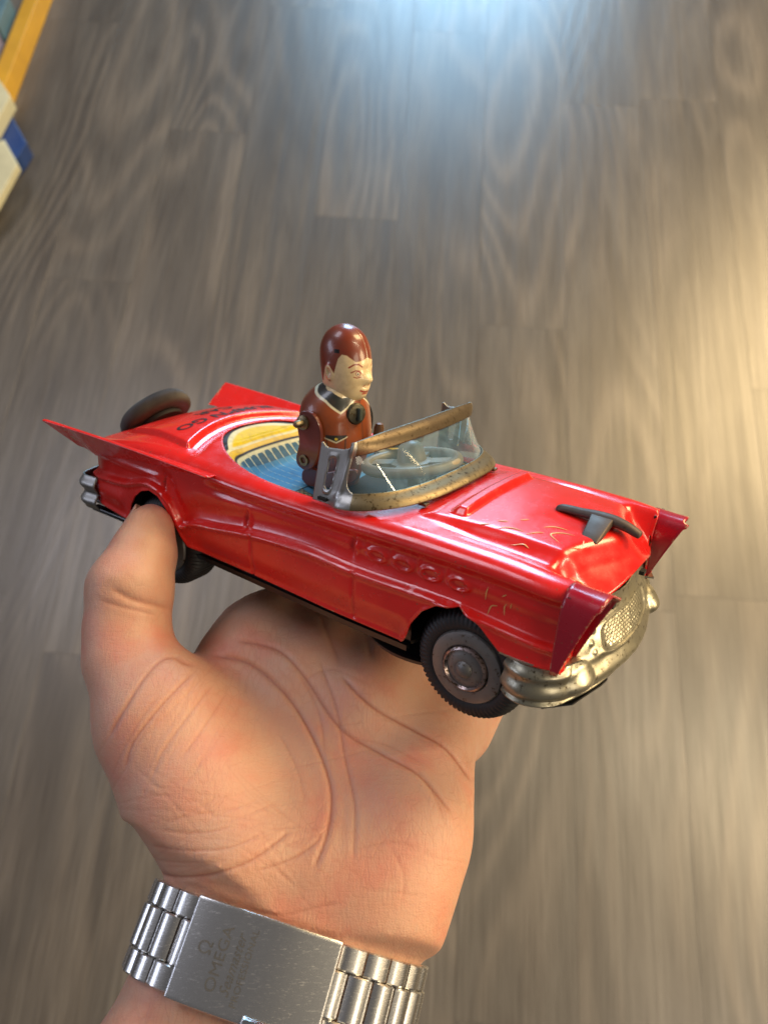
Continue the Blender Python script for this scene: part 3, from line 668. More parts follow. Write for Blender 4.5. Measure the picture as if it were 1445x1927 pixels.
# steering wheel
swc = np.array([14.5, 3.0, 55.0]); swn = np.array([-0.18, 0.0, 1.0])
SM = basis(swc, swn)
a = np.linspace(0, 2 * np.pi, 96, endpoint=False); ringP = np.stack([15.2 * np.cos(a), 15.2 * np.sin(a), 0 * a], -1) @ SM[:3, :3].T + SM[:3, 3]
st = sweep('steering_wheel', ringP, circ(1.9, 14), WHEELGREY, car, up=tuple(SM[:3, 2]), closed=True)
lathe('hub', [(7.2, -0.8), (7.2, 0.4), (5.0, 0.9), (4.6, 3.2), (4.0, 5.6), (2.6, 7.0), (0.001, 7.4)], WHEELGREY, st, SM, 40)
for ang in (20, 110, 200, 290):
    aa = math.radians(ang); d = np.array([math.cos(aa), math.sin(aa), 0]); P = np.array([d * 6.5, d * 14.6]) @ SM[:3, :3].T + SM[:3, 3]
    sweep('spoke', P, [(-3.3, -0.6), (3.3, -0.6), (3.3, 0.6), (-3.3, 0.6)], WHEELGREY, st, up=tuple(SM[:3, 2]), smooth=False)
for ang in (20, 110): pass
lathe('steering_column', [(2, -9), (2, 0)], WHEELGREY, st, SM, 20)

# ------------------------------------------------------------------ windscreen
bot_h = [(4.6, -36.2, 50.4), (15.2, -37.0, 50.8), (20.5, -36.2, 51.2), (27, -32.0, 51.7), (32.2, -25.5, 52.2), (35.6, -15.5, 52.8), (36.8, 0, 53.2)]
top_h = [(6.2, -34.6, 69.0), (16.6, -34.6, 70.3), (17.6, -33.0, 70.7), (18.1, -29.0, 70.9), (18.4, -22, 71.1), (18.8, -12.0, 71.2), (19.2, 0, 71.3)]
def dense(P, n=30):                                  # first span straight, the rest smooth
    P = np.array(P, float); a = np.linspace(P[0], P[1], n)[:-1]; b = catmull(P[1:], n * 4); return np.vstack([a, b])
B = dense(bot_h); T_ = dense(top_h); B = np.vstack([B, (B * [1, -1, 1])[::-1][1:]]); T_ = np.vstack([T_, (T_ * [1, -1, 1])[::-1][1:]])
ns = len(B); nt = 64; tt = np.linspace(0, 1, nt)
S = B[:, None] * (1 - tt)[None, :, None] + T_[:, None] * tt[None, :, None]
s1 = 29                                               # index of the pillar line
si = np.arange(ns); sm = np.minimum(si, ns - 1 - si)
# arc-length along the glass part (mm)
al = np.concatenate([[0], np.cumsum(np.linalg.norm(np.diff(B, axis=0), axis=1))]); al = np.minimum(al, al[-1] - al)
SA, TT = np.meshgrid(al, tt, indexing='ij'); Hh = 19.0
tz = TT * Hh
# vent plate 0..~10.5mm along, pillar 8..13.5, then glass
pill = 7.4 + 4.6 * TT
vent_hole = (SA > 2.6 + 0.2 * TT) & (SA < 7.4) & (tz > 4.0 + 0.0 * SA) & (tz < 15.0 - 0.12 * SA) & ((SA - 2.6) * 0 + SA < 7.6 - 0.0 * tz)
q = ((SA - 4.7 - 1.2 * TT) / (0.95 + 0.62 * TT)) ; vent_hole = (np.abs(q) ** 5 + np.abs((tz - 9.2) / 4.7) ** 5) < 1
glass_reg = (SA > pill + 2.6) & (tz > 4.6) & (tz < Hh - 4.1)
cr_ = np.hypot(np.maximum(0, 5.0 - (SA - pill - 2.6)), np.maximum(0, 5.0 - (tz - 4.6))); glass_reg &= cr_ < 5.0
frame = ~glass_reg & ~vent_hole
topcut = (SA < pill - 0.6) & (tz > 17.0 + 1.6 * gs(SA, 2.0)+ 0.8*gs(SA-pill,2))
fcc = grid_faces(ns, nt); fm = frame.reshape(-1)[fcc].all(1) & ~topcut.reshape(-1)[fcc].any(1)
Nrm = np.cross(np.gradient(S, axis=0), np.gradient(S, axis=1)); Nrm /= np.linalg.norm(Nrm, axis=2)[..., None] + 1e-9
if (Nrm[ns // 2, nt // 2, 0]) < 0: Nrm = -Nrm
out = 0.0 * SA + (1.9 * ss(4.4, 0.0, tz) + 0.35 * np.sin(np.clip(tz / 4.6, 0, 1) * np.pi)) * ss(6, 12, SA) + 0.9 * np.sin(np.clip((tz - Hh + 4.2) / 4.4, 0, 1) * np.pi * 0.9) * ss(-0.5, 1.5, SA - pill)
out += 0.38 * np.clip(gs((np.abs(q) ** 5 + np.abs((tz - 9.2) / 4.7) ** 5) ** 0.2 - 1.22, 0.10), 0, 1) * (SA < pill) + 0.25 * gs(SA - pill - 1.3, 0.9) * (tz > 2.5)
FS = S + Nrm * out[..., None]
ff = fcc[fm]; used = np.unique(ff); rm = -np.ones(ns * nt, int); rm[used] = np.arange(len(used))
m_t = TT.reshape(-1)[fcc[fm]].mean(1) * Hh; m_s = SA.reshape(-1)[fcc[fm]].mean(1)
wf = mesh('windscreen_frame', FS.reshape(-1, 3)[used], rm[ff], None, car, mats=[BRASS, GREYTIN, BROWNTIN], fmat=np.where(m_s < 15, 1, np.where(m_t > 10, 2, 0)))
mod(wf, 'SOLIDIFY', thickness=0.7 * MM, offset=0)
gm = (SA > pill + 1.8) & (tz > 3.4) & (tz < Hh - 3.0); gf = fcc[gm.reshape(-1)[fcc].all(1)]; used = np.unique(gf); rm = -np.ones(ns * nt, int); rm[used] = np.arange(len(used))
mesh('windscreen_pane', (S - Nrm * 0.3).reshape(-1, 3)[used], rm[gf], GLASS, car)
gm = (SA > 1.9) & (SA < 9.0) & (tz > 2.2) & (tz < 16.4); 
bul = (S - Nrm * (0.55 - 0.9 * (1 - ((SA - 5) / 4) ** 2).clip(0, 1))[..., None]).reshape(-1, 3)
for sel in (si < ns // 2, si >= ns // 2):
    gf = fcc[(gm & sel[:, None]).reshape(-1)[fcc].all(1)]; used = np.unique(gf); rm = -np.ones(ns * nt, int); rm[used] = np.arange(len(used))
    mesh('quarter_pane', bul[used], rm[gf], GLASS, car)
for y, x in ((-33.8, 24.5), (-36.8, 9.0), (33.0, 26.5)): box('fixing_slot', (x, y, 51.9 if abs(y) > 35 else 52.6), (3.2, 1.8, 0.9), WELL, car)
for y in (-22, 22, 34): 
    xx = np.interp(abs(y), [0, 15.5, 25.5, 32, 36], [36.8, 35.6, 32.2, 27, 20.5]); box('fixing_tab', (xx + 1.6, y, 53.0), (2.6, 2.2, 0.8), BRASS, wf)

# ------------------------------------------------------------------ the tin driver
DM = CARM @ Matrix.Translation((-12.3 * MM, 0, 44 * MM))
drv = empty('tin_driver', DM, label='brown tin driver figure with red-brown hair and black collar, standing in the toy car', category='figurine')
def egg(name, prof, ex, nphi=260, mat=LITHO, colfn=None, disp=None, parent=drv):
    """prof rows: z, half depth (x), half width (y), centre x; superellipse exponent ex"""
    prof = np.array(prof, float); nzz = 260; t = np.linspace(0, len(prof) - 1, nzz); P = catmull(prof, nzz)
    a = np.linspace(0, 2 * np.pi, nphi, endpoint=False); ca, sa = np.cos(a), np.sin(a)
    sx = np.sign(ca) * np.abs(ca) ** (2 / ex); sy = np.sign(sa) * np.abs(sa) ** (2 / ex)
    X = P[:, 3:4] + np.abs(P[:, 1:2]) * sx; Y = np.abs(P[:, 2:3]) * sy; Zz = np.repeat(P[:, :1], nphi, 1)
    if disp: X, Y, Zz = disp(X, Y, Zz, a[None] * np.ones_like(X))
    o = mesh(name, np.stack([X, Y, Zz], -1).reshape(-1, 3), grid_faces(nzz, nphi, False, True), mat, parent)
    if colfn: vcol(o, 'paint', colfn(X, Y, Zz, a[None] * np.ones_like(X)).reshape(-1, 3))
    return o
SKINP = np.array((0.64, 0.50, 0.29)); HAIR = np.array((0.17, 0.03, 0.012)); BRN = np.array((0.27, 0.062, 0.016)); BRN2 = np.array((0.19, 0.045, 0.022)); KBL = np.array((0.022, 0.024, 0.022)); WHT = np.array((0.66, 0.62, 0.45)); LIP = np.array((0.36, 0.05, 0.03))
def mixc(C, m_, c): m_ = np.clip(m_, 0, 1)[..., None]; return C * (1 - m_) + c * m_
def head_disp(X, Y, Z, a):
    f = np.exp(-((np.angle(np.exp(1j * a))) / 0.30) ** 2)
    X = X + f * (1.7 * gs(Z - 36.3, 1.7) + 0.5 * gs(Z - 32.7, 1.1) + 0.7 * gs(Z - 30.2, 1.4) - 0.5 * gs(Z - 34.2, .7) - 0.4 * gs(Z - 39.6, 1.2))
    for s in (-1, 1):
        e = np.sqrt(((np.angle(np.exp(1j * (a - s * 1.72)))) / 0.17) ** 2 + ((Z - 38.0) / 2.4) ** 2)
        Y = Y + s * (0.45 * gs(e - 0.8, 0.45) - 0.3 * gs(e, 0.5))
    Y = Y + 0.0
    X = X - 0.12 * gs(np.angle(np.exp(1j * a)), 0.012) * 2 - 0.0
    return X, Y, Z
def head_col(X, Y, Z, a):
    A = np.angle(np.exp(1j * a)); aa = np.abs(A); C = np.ones(X.shape + (3,)) * SKINP
    hl = np.interp(aa, [0, 0.25, 0.6, 0.95, 1.15, 1.30, 1.42, 1.50, 1.62, 1.72, 1.95, 2.2, 3.2], [43.5, 42.6, 42.3, 44.2, 44.4, 43.0, 40.2, 38.0, 40.0, 41.2, 38.5, 34.5, 33.5])
    C = mixc(C, ss(-0.15, 0.15, Z - hl), HAIR)
    # ear outline
    e = np.sqrt(((aa - 1.72) / 0.17) ** 2 + ((Z - 38.0) / 2.7) ** 2); C = mixc(C, gs(e - 1.0, 0.13) * (aa > 1.66), LIP); C = mixc(C, ss(0.9, 0.8, e), SKINP)
    C = mixc(C, gs(e - 0.5, 0.1) * 0.6 * (aa < 1.78), LIP)
    W = 7.4; S2 = np.stack([aa * W, Z], -1).reshape(-1, 2)
    def stroke(pts, w): return ss(w + 0.12, w - 0.05, poly_dist(S2, np.array(pts, float))).reshape(X.shape)
    C = mixc(C, stroke([(2.2, 40.6), (3.4, 41.5), (5.0, 41.4), (6.6, 40.4)], 0.20), LIP * 0.7)
    C = mixc(C, stroke([(2.5, 38.5), (3.4, 39.4), (4.6, 39.5), (6.0, 38.8)], 0.15), LIP * 0.7)
    C = mixc(C, stroke([(3.0, 37.4), (4.2, 37.1), (5.2, 37.4)], 0.13), LIP * 0.8)
    C = mixc(C, ss(0.95, 0.8, np.hypot((aa * W - 3.9), (Z - 38.4) * 1.0)), WHT); C = mixc(C, gs(np.hypot(aa * W - 3.8, Z - 38.45) - 0.72, 0.16), LIP * 0.8); C = mixc(C, ss(0.35, 0.2, np.hypot(aa * W - 3.8, Z - 38.4)), KBL)
    C = mixc(C, stroke([(0.0, 32.3), (1.2, 32.2), (2.6, 32.7)], 0.26) , LIP); C = mixc(C, stroke([(0.0, 31.6), (1.4, 31.5)], 0.25), np.array((0.45, 0.09, 0.05)))
    C = mixc(C, stroke([(1.0, 34.4), (1.4, 34.2)], 0.22), LIP)
    C = mixc(C, gs(A, 0.02) * 0.5 * (Z > 30), SKINP * 0.55)
    C = mixc(C, ((np.abs(aa - 1.35) < 0.11) & (np.abs(Z - 45.3) < 0.62)) * 1.0, np.array((0.002, 0.002, 0.002)))
    return C
head = egg('head', [(27.00, 4.89, 4.32, -1.20), (28.80, 6.39, 5.26, -0.30), (31.00, 7.52, 6.20, 0.40), (34.00, 8.37, 6.96, 0.50), (38.00, 8.84, 7.52, 0.20), (42.00, 8.93, 7.71, -0.20), (46.00, 8.46, 7.33, -0.60), (49.50, 6.86, 6.02, -0.80), (51.80, 4.32, 3.95, -0.90), (52.90, 1.69, 1.50, -1.00), (53.10, 0.02, 0.02, -1.00)], 2.15, colfn=head_col, disp=head_disp)
def torso_col(X, Y, Z, a):
    A = np.angle(np.exp(1j * a)); aa = np.abs(A); C = np.ones(X.shape + (3,)) * BRN; C = mixc(C, ss(1.3, 2.0, aa), BRN2)
    W = 9.5; S2 = np.stack([aa * W, Z], -1).reshape(-1, 2)
    def stroke(pts, w): return ss(w + 0.12, w - 0.08, poly_dist(S2, np.array(pts, float))).reshape(X.shape)
    lo = np.interp(aa * W, [0, 1.2, 6.6, 12.0, 20, 30], [30.2, 29.5, 25.0, 28.4, 31.2, 32.6])
    C = mixc(C, ss(-0.1, 0.1, Z - lo), WHT); C = mixc(C, ss(-0.1, 0.1, Z - lo - 0.75), KBL)
    lo2 = np.interp(aa * W, [0, 2.0, 8, 12.0, 20, 30], [24.0, 25.6, 27.0, 28.6, 30.2, 31]); 
    C = mixc(C, ss(-0.1, 0.1, Z - lo - np.interp(aa * W, [0, 6.6, 14, 30], [1.0, 5.0, 2.8, 2.3])), SKINP)
    C = mixc(C, stroke([(5.0, 17.5), (8.0, 15.7), (11.0, 17.1)], 0.22), WHT)
    tri = (Z < 18.1) & (Z > np.interp(aa * W, [5.0, 8.0, 11.0], [17.6, 16.0, 17.3])) & (aa * W > 5) & (aa * W < 11); C = mixc(C, tri * 1.0, KBL)
    C = mixc(C, ss(0.55, 0.35, np.hypot(aa * W - 8, Z - 16.9)), np.array((0.7, 0.5, 0.05)))
    for p in ([(5.4, 16.7), (5.6, 8)], [(10.6, 16.5), (10.2, 8)], [(7.0, 8), (7.2, 12.4), (8.0, 13.8), (8.8, 12.4), (9.0, 8)]): C = mixc(C, stroke(p, 0.13), KBL)
    C = mixc(C, gs(A, 0.02) * 0.6, KBL)
    return C
torso = egg('torso', [(-2, 8.4, 8.6, -3.2), (4, 9.8, 10.2, -3.2), (10, 11.0, 12.0, -3.2), (16, 11.6, 13.0, -3.3), (21.5, 11.4, 12.9, -3.8), (26.5, 10.6, 11.6, -3.8), (30.5, 8.6, 9.0, -3.0), (33.2, 5.4, 5.4, -1.8), (34.0, 2.0, 2.0, -1.2)], 2.2, colfn=torso_col)
# tie button (dark slotted disc on the chest)
BM = basis((7.0, -2.9, 24.8), (0.93, -0.36, 0.05), (0, 1, 0))
bt = lathe('chest_button', [(3.5, -1), (3.6, 0.5), (3.2, 1.0), (0.001, 1.2)], mat_tin('dark_button_metal', (0.13, 0.12, 0.09), (0.06, 0.055, 0.04), (0.35, 0.5)), drv, BM, 40)
box('slot_tongue', tuple(BM[:3, 3] + BM[:3, 2] * 1.6 + BM[:3, 0] * 0.7), (1.3, 1.6, 4.2), mat_plain('dark_green_metal', (0.05, 0.065, 0.055), 0.4), bt, 0.15, rot=BM[:3, :3] @ np.array([[0, 1, 0], [0, 0, 1], [1, 0, 0]], float).T if False else None)
# arms: flat tin plates pinned at the shoulder
def plate(name, pts, y, th, mat, parent, hole=None):
    P = catmull(pts + [pts[0]], 60)[:-1]; n = len(P)
    V = np.vstack([np.stack([P[:, 0], np.full(n, y - th / 2), P[:, 1]], -1), np.stack([P[:, 0], np.full(n, y + th / 2), P[:, 1]], -1)])
    fc = [[i, (i + 1) % n, n + (i + 1) % n, n + i] for i in range(n)] + [list(range(n))[::-1], [n + i for i in range(n)]]
    o = mesh(name, V, fc, mat, parent, False); bm = bmesh.new(); bm.from_mesh(o.data); bmesh.ops.recalc_face_normals(bm, faces=bm.faces); bm.to_mesh(o.data); bm.free()
    return bevel(o, 0.35)
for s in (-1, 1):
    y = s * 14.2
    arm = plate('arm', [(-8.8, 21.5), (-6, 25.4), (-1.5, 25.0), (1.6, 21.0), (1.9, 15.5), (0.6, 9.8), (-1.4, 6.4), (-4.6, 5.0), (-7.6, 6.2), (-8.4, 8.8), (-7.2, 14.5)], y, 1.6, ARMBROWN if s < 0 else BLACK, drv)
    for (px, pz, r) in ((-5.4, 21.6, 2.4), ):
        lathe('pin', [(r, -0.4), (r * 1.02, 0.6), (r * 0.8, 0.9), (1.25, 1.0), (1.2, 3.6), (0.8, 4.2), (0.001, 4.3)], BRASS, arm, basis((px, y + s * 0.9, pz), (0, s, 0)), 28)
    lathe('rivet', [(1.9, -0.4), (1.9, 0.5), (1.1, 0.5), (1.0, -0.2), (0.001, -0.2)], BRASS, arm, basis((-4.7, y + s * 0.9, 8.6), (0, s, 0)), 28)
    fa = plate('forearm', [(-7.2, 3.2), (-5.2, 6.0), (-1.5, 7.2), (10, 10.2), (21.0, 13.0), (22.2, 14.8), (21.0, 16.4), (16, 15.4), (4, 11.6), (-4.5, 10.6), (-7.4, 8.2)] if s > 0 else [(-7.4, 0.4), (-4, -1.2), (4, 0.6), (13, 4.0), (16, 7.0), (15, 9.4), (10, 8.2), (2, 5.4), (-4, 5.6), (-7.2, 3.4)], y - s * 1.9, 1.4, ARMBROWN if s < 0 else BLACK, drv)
    lathe('hand_peg', [(0.001, 4.4), (1.2, 4.0), (1.7, 2.6), (1.7, -2.5)], mat_plain('brown_peg', (0.16, 0.075, 0.035), 0.4), drv, basis((12.5 if s < 0 else 24.0, 3 if s < 0 else 11, 17.5 if s < 0 else 18.8), (0.1, 0, 1)), 20)

# ------------------------------------------------------------------ the hand: one implicit surface, meshed with surface nets
def smin(a, b, k): h = np.clip(0.5 + 0.5 * (b - a) / k, 0, 1); return b * (1 - h) + a * h - k * h * (1 - h)
def rcone(P, a, b, ra, rb):
    a = np.asarray(a, float); b = np.asarray(b, float); ab = b - a; t = np.clip(((P - a) @ ab) / (ab @ ab), 0, 1)
    return np.linalg.norm(P - a - t[..., None] * ab, axis=-1) - (ra + (rb - ra) * t)
def chain(P, pts, k=None):
    d = None
    for (a, ra), (b, rb) in zip(pts[:-1], pts[1:]):
        e = rcone(P, a, b, ra, rb); d = e if d is None else smin(d, e, 3.0)
    return d
PO = at(560, 1700, 222); PK = at(640, 1200, 290)
hx = PK - PO; HL = np.linalg.norm(hx); hx /= HL; nz_ = np.array([0.0, 0, -1]); nz_ = nz_ - hx * (nz_ @ hx); nz_ /= np.linalg.norm(nz_); lx_ = np.cross(nz_, hx)   # lateral
if lx_[0] < 0: lx_ = -lx_
def on_plane(u, v):
    w = np.array([(u - CX) / F, (v - CY) / F, 1.0]); s = (PO @ nz_) / (w @ nz_); p = w * s - PO; return p @ hx, p @ lx_
LC = [on_plane(*p) for p in [(0, 2250), (90, 2000), (140, 1930), (190, 1860), (245, 1750), (264, 1690), (262, 1640), (245, 1560), (250, 1470), (290, 1370), (350, 1270), (405, 1195), (470, 1110), (520, 1050), (560, 990)]]
RCn = [on_plane(*p) for p in [(700, 2250), (765, 2000), (785, 1915), (803, 1835), (838, 1762), (862, 1700), (880, 1640), (888, 1580), (893, 1520), (893, 1470), (905, 1400), (925, 1330), (950, 1250), (960, 1150)]]
LC = np.array(LC); RCn = np.array(RCn); LC = LC[LC[:, 0].argsort()]; RCn = RCn[RCn[:, 0].argsort()]
LC[:, 1] += np.interp(LC[:, 0], [-60, -20, 0, 40, 60, 90, 120], [-2, 2.5, 5.5, 5.5, 2, -1.5, -2.0]); RCn[:, 1] -= np.interp(RCn[:, 0], [-60, -10, 20, 70, 90], [1.0, 3.2, 3.6, 3.0, 1.0])
fm_ = [[(870, 1360, 281), 12.5], [(935, 1245, 300), 11.0], [(905, 1130, 318), 10.0], [(880, 1075, 318), 8.5]]
def C3(u, v, d): return at(u, v, d)
thumb = [(C3(430, 1620, 220), 17), (C3(380, 1500, 232), 21), (C3(304, 1350, 243), 20.5), (C3(246, 1240, 250), 14.4), (C3(240, 1185, 253), 13.4), (C3(246, 1108, 256), 13.8), (C3(271, 1040, 262), 10.8), (C3(281, 998, 266), 8.0), (C3(285, 985, 270), 6.8)]
fingers = [
    [(car_cam((-20, -36, -14)), 12.5), (car_cam((-28, -8, -9.5)), 10.5), (car_cam((-30, 20, -5.0)), 9.3), (car_cam((-28, 38, 4)), 8.2)],
    [(car_cam((0, -34, -17)), 13.0), (car_cam((-5, -2, -10.5)), 10.8), (car_cam((-8, 28, -5)), 9.5), (car_cam((-8, 44, 6)), 8.4)],
    [(car_cam((22, -30, -20)), 13.0), (car_cam((18, 4, -14)), 10.5), (car_cam((14, 32, -9)), 9.2), (car_cam((12, 45, 3)), 8.0)],
    [(C3(850, 1370, 279), 13), (C3(925, 1250, 300), 10.2), (car_cam((40, 34, -12)), 8.8), (car_cam((36, 46, -2)), 7.6)]]
def hand_sdf(P):
    P = np.asarray(P, float); q = P - PO; h = q @ hx; l = q @ lx_; n = q @ nz_
    ll = np.interp(h, LC[:, 0], LC[:, 1]); lr = np.interp(h, RCn[:, 0], RCn[:, 1]); c = (ll + lr) / 2; w = (lr - ll) / 2
    th = np.interp(h, [-110, -20, 10, 60, 110, 160], [27, 25, 23, 17, 15, 13]); off = np.where(h < 12, 0.46 * (h - 12), 0.0) * ss(14, -14, h) + 4.0 * np.exp(-((h - 55) / 32.0) ** 2)
    r = (np.abs((l - c) / w) ** 2.5 + np.abs((n - off) / th) ** 2.5) ** (1 / 2.5)
    d = (r - 1) * th * 0.9; d = np.where(r > 1, np.maximum(d, 0), d)
    d = np.maximum(d, h - HL - 2); d = np.maximum(d, -h - 108)
    d = smin(d, chain(P, thumb), 9.0)
    d = smin(d, chain(P, [(C3(720, 1720, 222), 16), (C3(755, 1560, 234), 17.5), (C3(785, 1400, 262), 14.0)]), 10)
    for f in fingers: d = smin(d, chain(P, f), 11.0)
    pass
    return d
BWID = 23.2
# axis of the forearm and the ellipse the bracelet follows (camera space, mm)
wl = at(262, 1760, 214); wr = at(800, 1885, 214); wc = at(530, 1818, 222)
lat = at(795, 1838, 216) - at(283, 1670, 216); lat /= np.linalg.norm(lat)
axw = np.array([0.30, -0.90, 0.46]); axw -= lat * (axw @ lat); axw /= np.linalg.norm(axw); outw = np.cross(lat, axw)
if outw[2] > 0: outw = -outw
_th = np.linspace(-np.pi, np.pi, 181)[:-1]; _rad = []
for t in _th:                                          # radius of the wrist (plus a little air) in every direction
    dv = lat * math.sin(t) + outw * math.cos(t); rr_ = np.arange(4, 75, 0.4); best = 0
    for w in (-9, -2):
        sd = hand_sdf(wc + axw * w + dv[None] * rr_[:, None]); best = max(best, rr_[sd < 0].max() if (sd < 0).any() else 0)
    _rad.append(best + 0.6)
_rad = np.array(_rad); _c = np.fft.rfft(_rad); _c[7:] = 0; _rs = np.fft.irfft(_c, len(_rad)) + 0.3
def ell0(t): return np.interp(t, _th, _rs, period=2 * np.pi) * np.array([math.sin(t), math.cos(t)])
def ell(th, r=0.0):
    p = ell0(th); d_ = ell0(th + 0.02) - ell0(th - 0.02); n_ = np.array([-d_[1], d_[0]]); n_ /= np.linalg.norm(n_)
    if n_ @ p < 0: n_ = -n_
    p = p + n_ * r; return wc + lat * p[0] + outw * p[1], lat * n_[0] + outw * n_[1]
def hand_full(P):
    P = np.asarray(P, float); d = hand_sdf(P); q = P - wc; w = q @ axw; a = q @ lat; b = q @ outw; r = np.hypot(a, b)
    lim = np.interp(np.arctan2(a, b), _th, _rs, period=2 * np.pi) - 0.2; win = np.clip((np.abs(w) - BWID / 2 - 0.3) / 11.0, 0, 1)
    cut = (r - lim) - 15.0 * win ** 1.15 - 60 * (win >= 1)
    return np.maximum(d, cut)
def surface_nets(fn, lo, hi, h):
    ax = [np.arange(lo[i], hi[i] + h, h) for i in range(3)]; sh = tuple(len(a) for a in ax)
    D = np.empty(sh, np.float32); YY, ZZ = np.meshgrid(ax[1], ax[2], indexing='ij')
    # coarse cull: evaluate slab by slab
    for i, x in enumerate(ax[0]):
        D[i] = fn(np.stack([np.full_like(YY, x), YY, ZZ], -1))
    I = (D < 0); c = np.zeros(tuple(s - 1 for s in sh), np.int8)
    for a in (0, 1):
        for b in (0, 1):
            for e in (0, 1): c += I[a:sh[0] - 1 + a, b:sh[1] - 1 + b, e:sh[2] - 1 + e]
    cells = np.argwhere((c > 0) & (c < 8)); idx = -np.ones(c.shape, np.int64); idx[tuple(cells.T)] = np.arange(len(cells))
    acc = np.zeros((len(cells), 3)); cnt = np.zeros(len(cells))
    corners = [(a, b, e) for a in (0, 1) for b in (0, 1) for e in (0, 1)]
    for p in corners:
        for axn in range(3):
            if p[axn]: continue
            q2 = list(p); q2[axn] = 1
            A = D[tuple((cells + p).T)]; Bv = D[tuple((cells + q2).T)]; m_ = (A < 0) != (Bv < 0); t = np.where(m_, A / (A - Bv + 1e-12), 0)
            pt = np.array(p, float)[None] + np.zeros((len(cells), 3)); pt[:, axn] += t; acc += pt * m_[:, None]; cnt += m_
    V = (cells + acc / cnt[:, None]) * h + np.array(lo)
    Fs = []
    for axn in range(3):
        b_, c_ = [(1, 2), (2, 0), (0, 1)][axn]
        s1_ = [slice(None)] * 3; s2_ = [slice(None)] * 3; s1_[axn] = slice(0, -1); s2_[axn] = slice(1, None)
        m_ = I[tuple(s1_)] != I[tuple(s2_)]; e = np.argwhere(m_); e = e[(e[:, b_] > 0) & (e[:, c_] > 0) & (e[:, b_] < sh[b_] - 1) & (e[:, c_] < sh[c_] - 1)]
        flip = I[tuple(s1_)][tuple(e.T)]
        def g(db, dc):
            k = e.copy(); k[:, b_] += db; k[:, c_] += dc; return idx[tuple(k.T)]
        q4 = np.stack([g(0, 0), g(-1, 0), g(-1, -1), g(0, -1)], -1); q4[~flip] = q4[~flip][:, ::-1]; Fs.append(q4)
    Fs = np.vstack(Fs); return V, Fs[(Fs >= 0).all(1)]
HV, HF = surface_nets(hand_full, (-130, -8, 170), (95, 215, 352), 1.05)
def smooth_mesh(V, Fq, it=3):
    a = Fq.ravel(); b = np.roll(Fq, -1, 1).ravel(); n = len(V)
    for _ in range(it):
        S_ = np.zeros_like(V); k = np.zeros(n)
        for p, q_ in ((a, b), (b, a)):
            for j in range(3): S_[:, j] += np.bincount(p, V[q_, j], n)
            k += np.bincount(p, minlength=n)
        V = V * 0.35 + 0.65 * S_ / np.maximum(k, 1)[:, None]
    return V
def largest(V, Fq):
    lab = np.arange(len(V))
    while True:
        m_ = lab[Fq].min(1); new = lab.copy(); np.minimum.at(new, Fq.ravel(), np.repeat(m_, 4)); new = new[new]
        if (new == lab).all(): break
        lab = new
    k = np.bincount(lab).argmax(); keep = lab[Fq[:, 0]] == k; Fq = Fq[keep]; u = np.unique(Fq); r = np.zeros(len(V), int); r[u] = np.arange(len(u)); return V[u], r[Fq]
HV, HF = largest(HV, HF); HV = smooth_mesh(HV, HF, 3)
def subdivide(V, Fq):
    a = Fq; b = np.roll(Fq, -1, 1); E_ = np.stack([np.minimum(a, b), np.maximum(a, b)], -1).reshape(-1, 2)
    key = E_[:, 0] * np.int64(len(V)) + E_[:, 1]; uk, inv = np.unique(key, return_inverse=True); ev = np.stack([uk // len(V), uk % len(V)], -1)
    Em = V[ev].mean(1); Fm = V[Fq].mean(1); ne = len(V); nf = ne + len(Em); inv = inv.reshape(-1, 4)
    fi = nf + np.arange(len(Fq)); out = []
    for j in range(4): out.append(np.stack([Fq[:, j], ne + inv[:, j], fi, ne + inv[:, j - 1]], -1))
    return np.vstack([V, Em, Fm]), np.vstack(out)
# refine only the side that the palm shows
HV, HF = subdivide(HV, HF); HV = smooth_mesh(HV, HF, 2)
def vnorm(V, Fq):
    n = np.cross(V[Fq[:, 2]] - V[Fq[:, 0]], V[Fq[:, 3]] - V[Fq[:, 1]]); N_ = np.zeros_like(V)
    for j in range(4):
        for k in range(3): N_[:, k] += np.bincount(Fq[:, j], n[:, k], len(V))
    return N_ / (np.linalg.norm(N_, axis=1)[:, None] + 1e-12)
NV = vnorm(HV, HF); facing = -(NV * HV).sum(1) / np.linalg.norm(HV, axis=1)
if (hand_sdf(HV[::97] + 1.5 * NV[::97]) - hand_sdf(HV[::97])).mean() < 0: HF = HF[:, ::-1]; NV = -NV; facing = -facing
UV = np.stack([CX + F * HV[:, 0] / HV[:, 2], CY + F * HV[:, 1] / HV[:, 2]], -1)
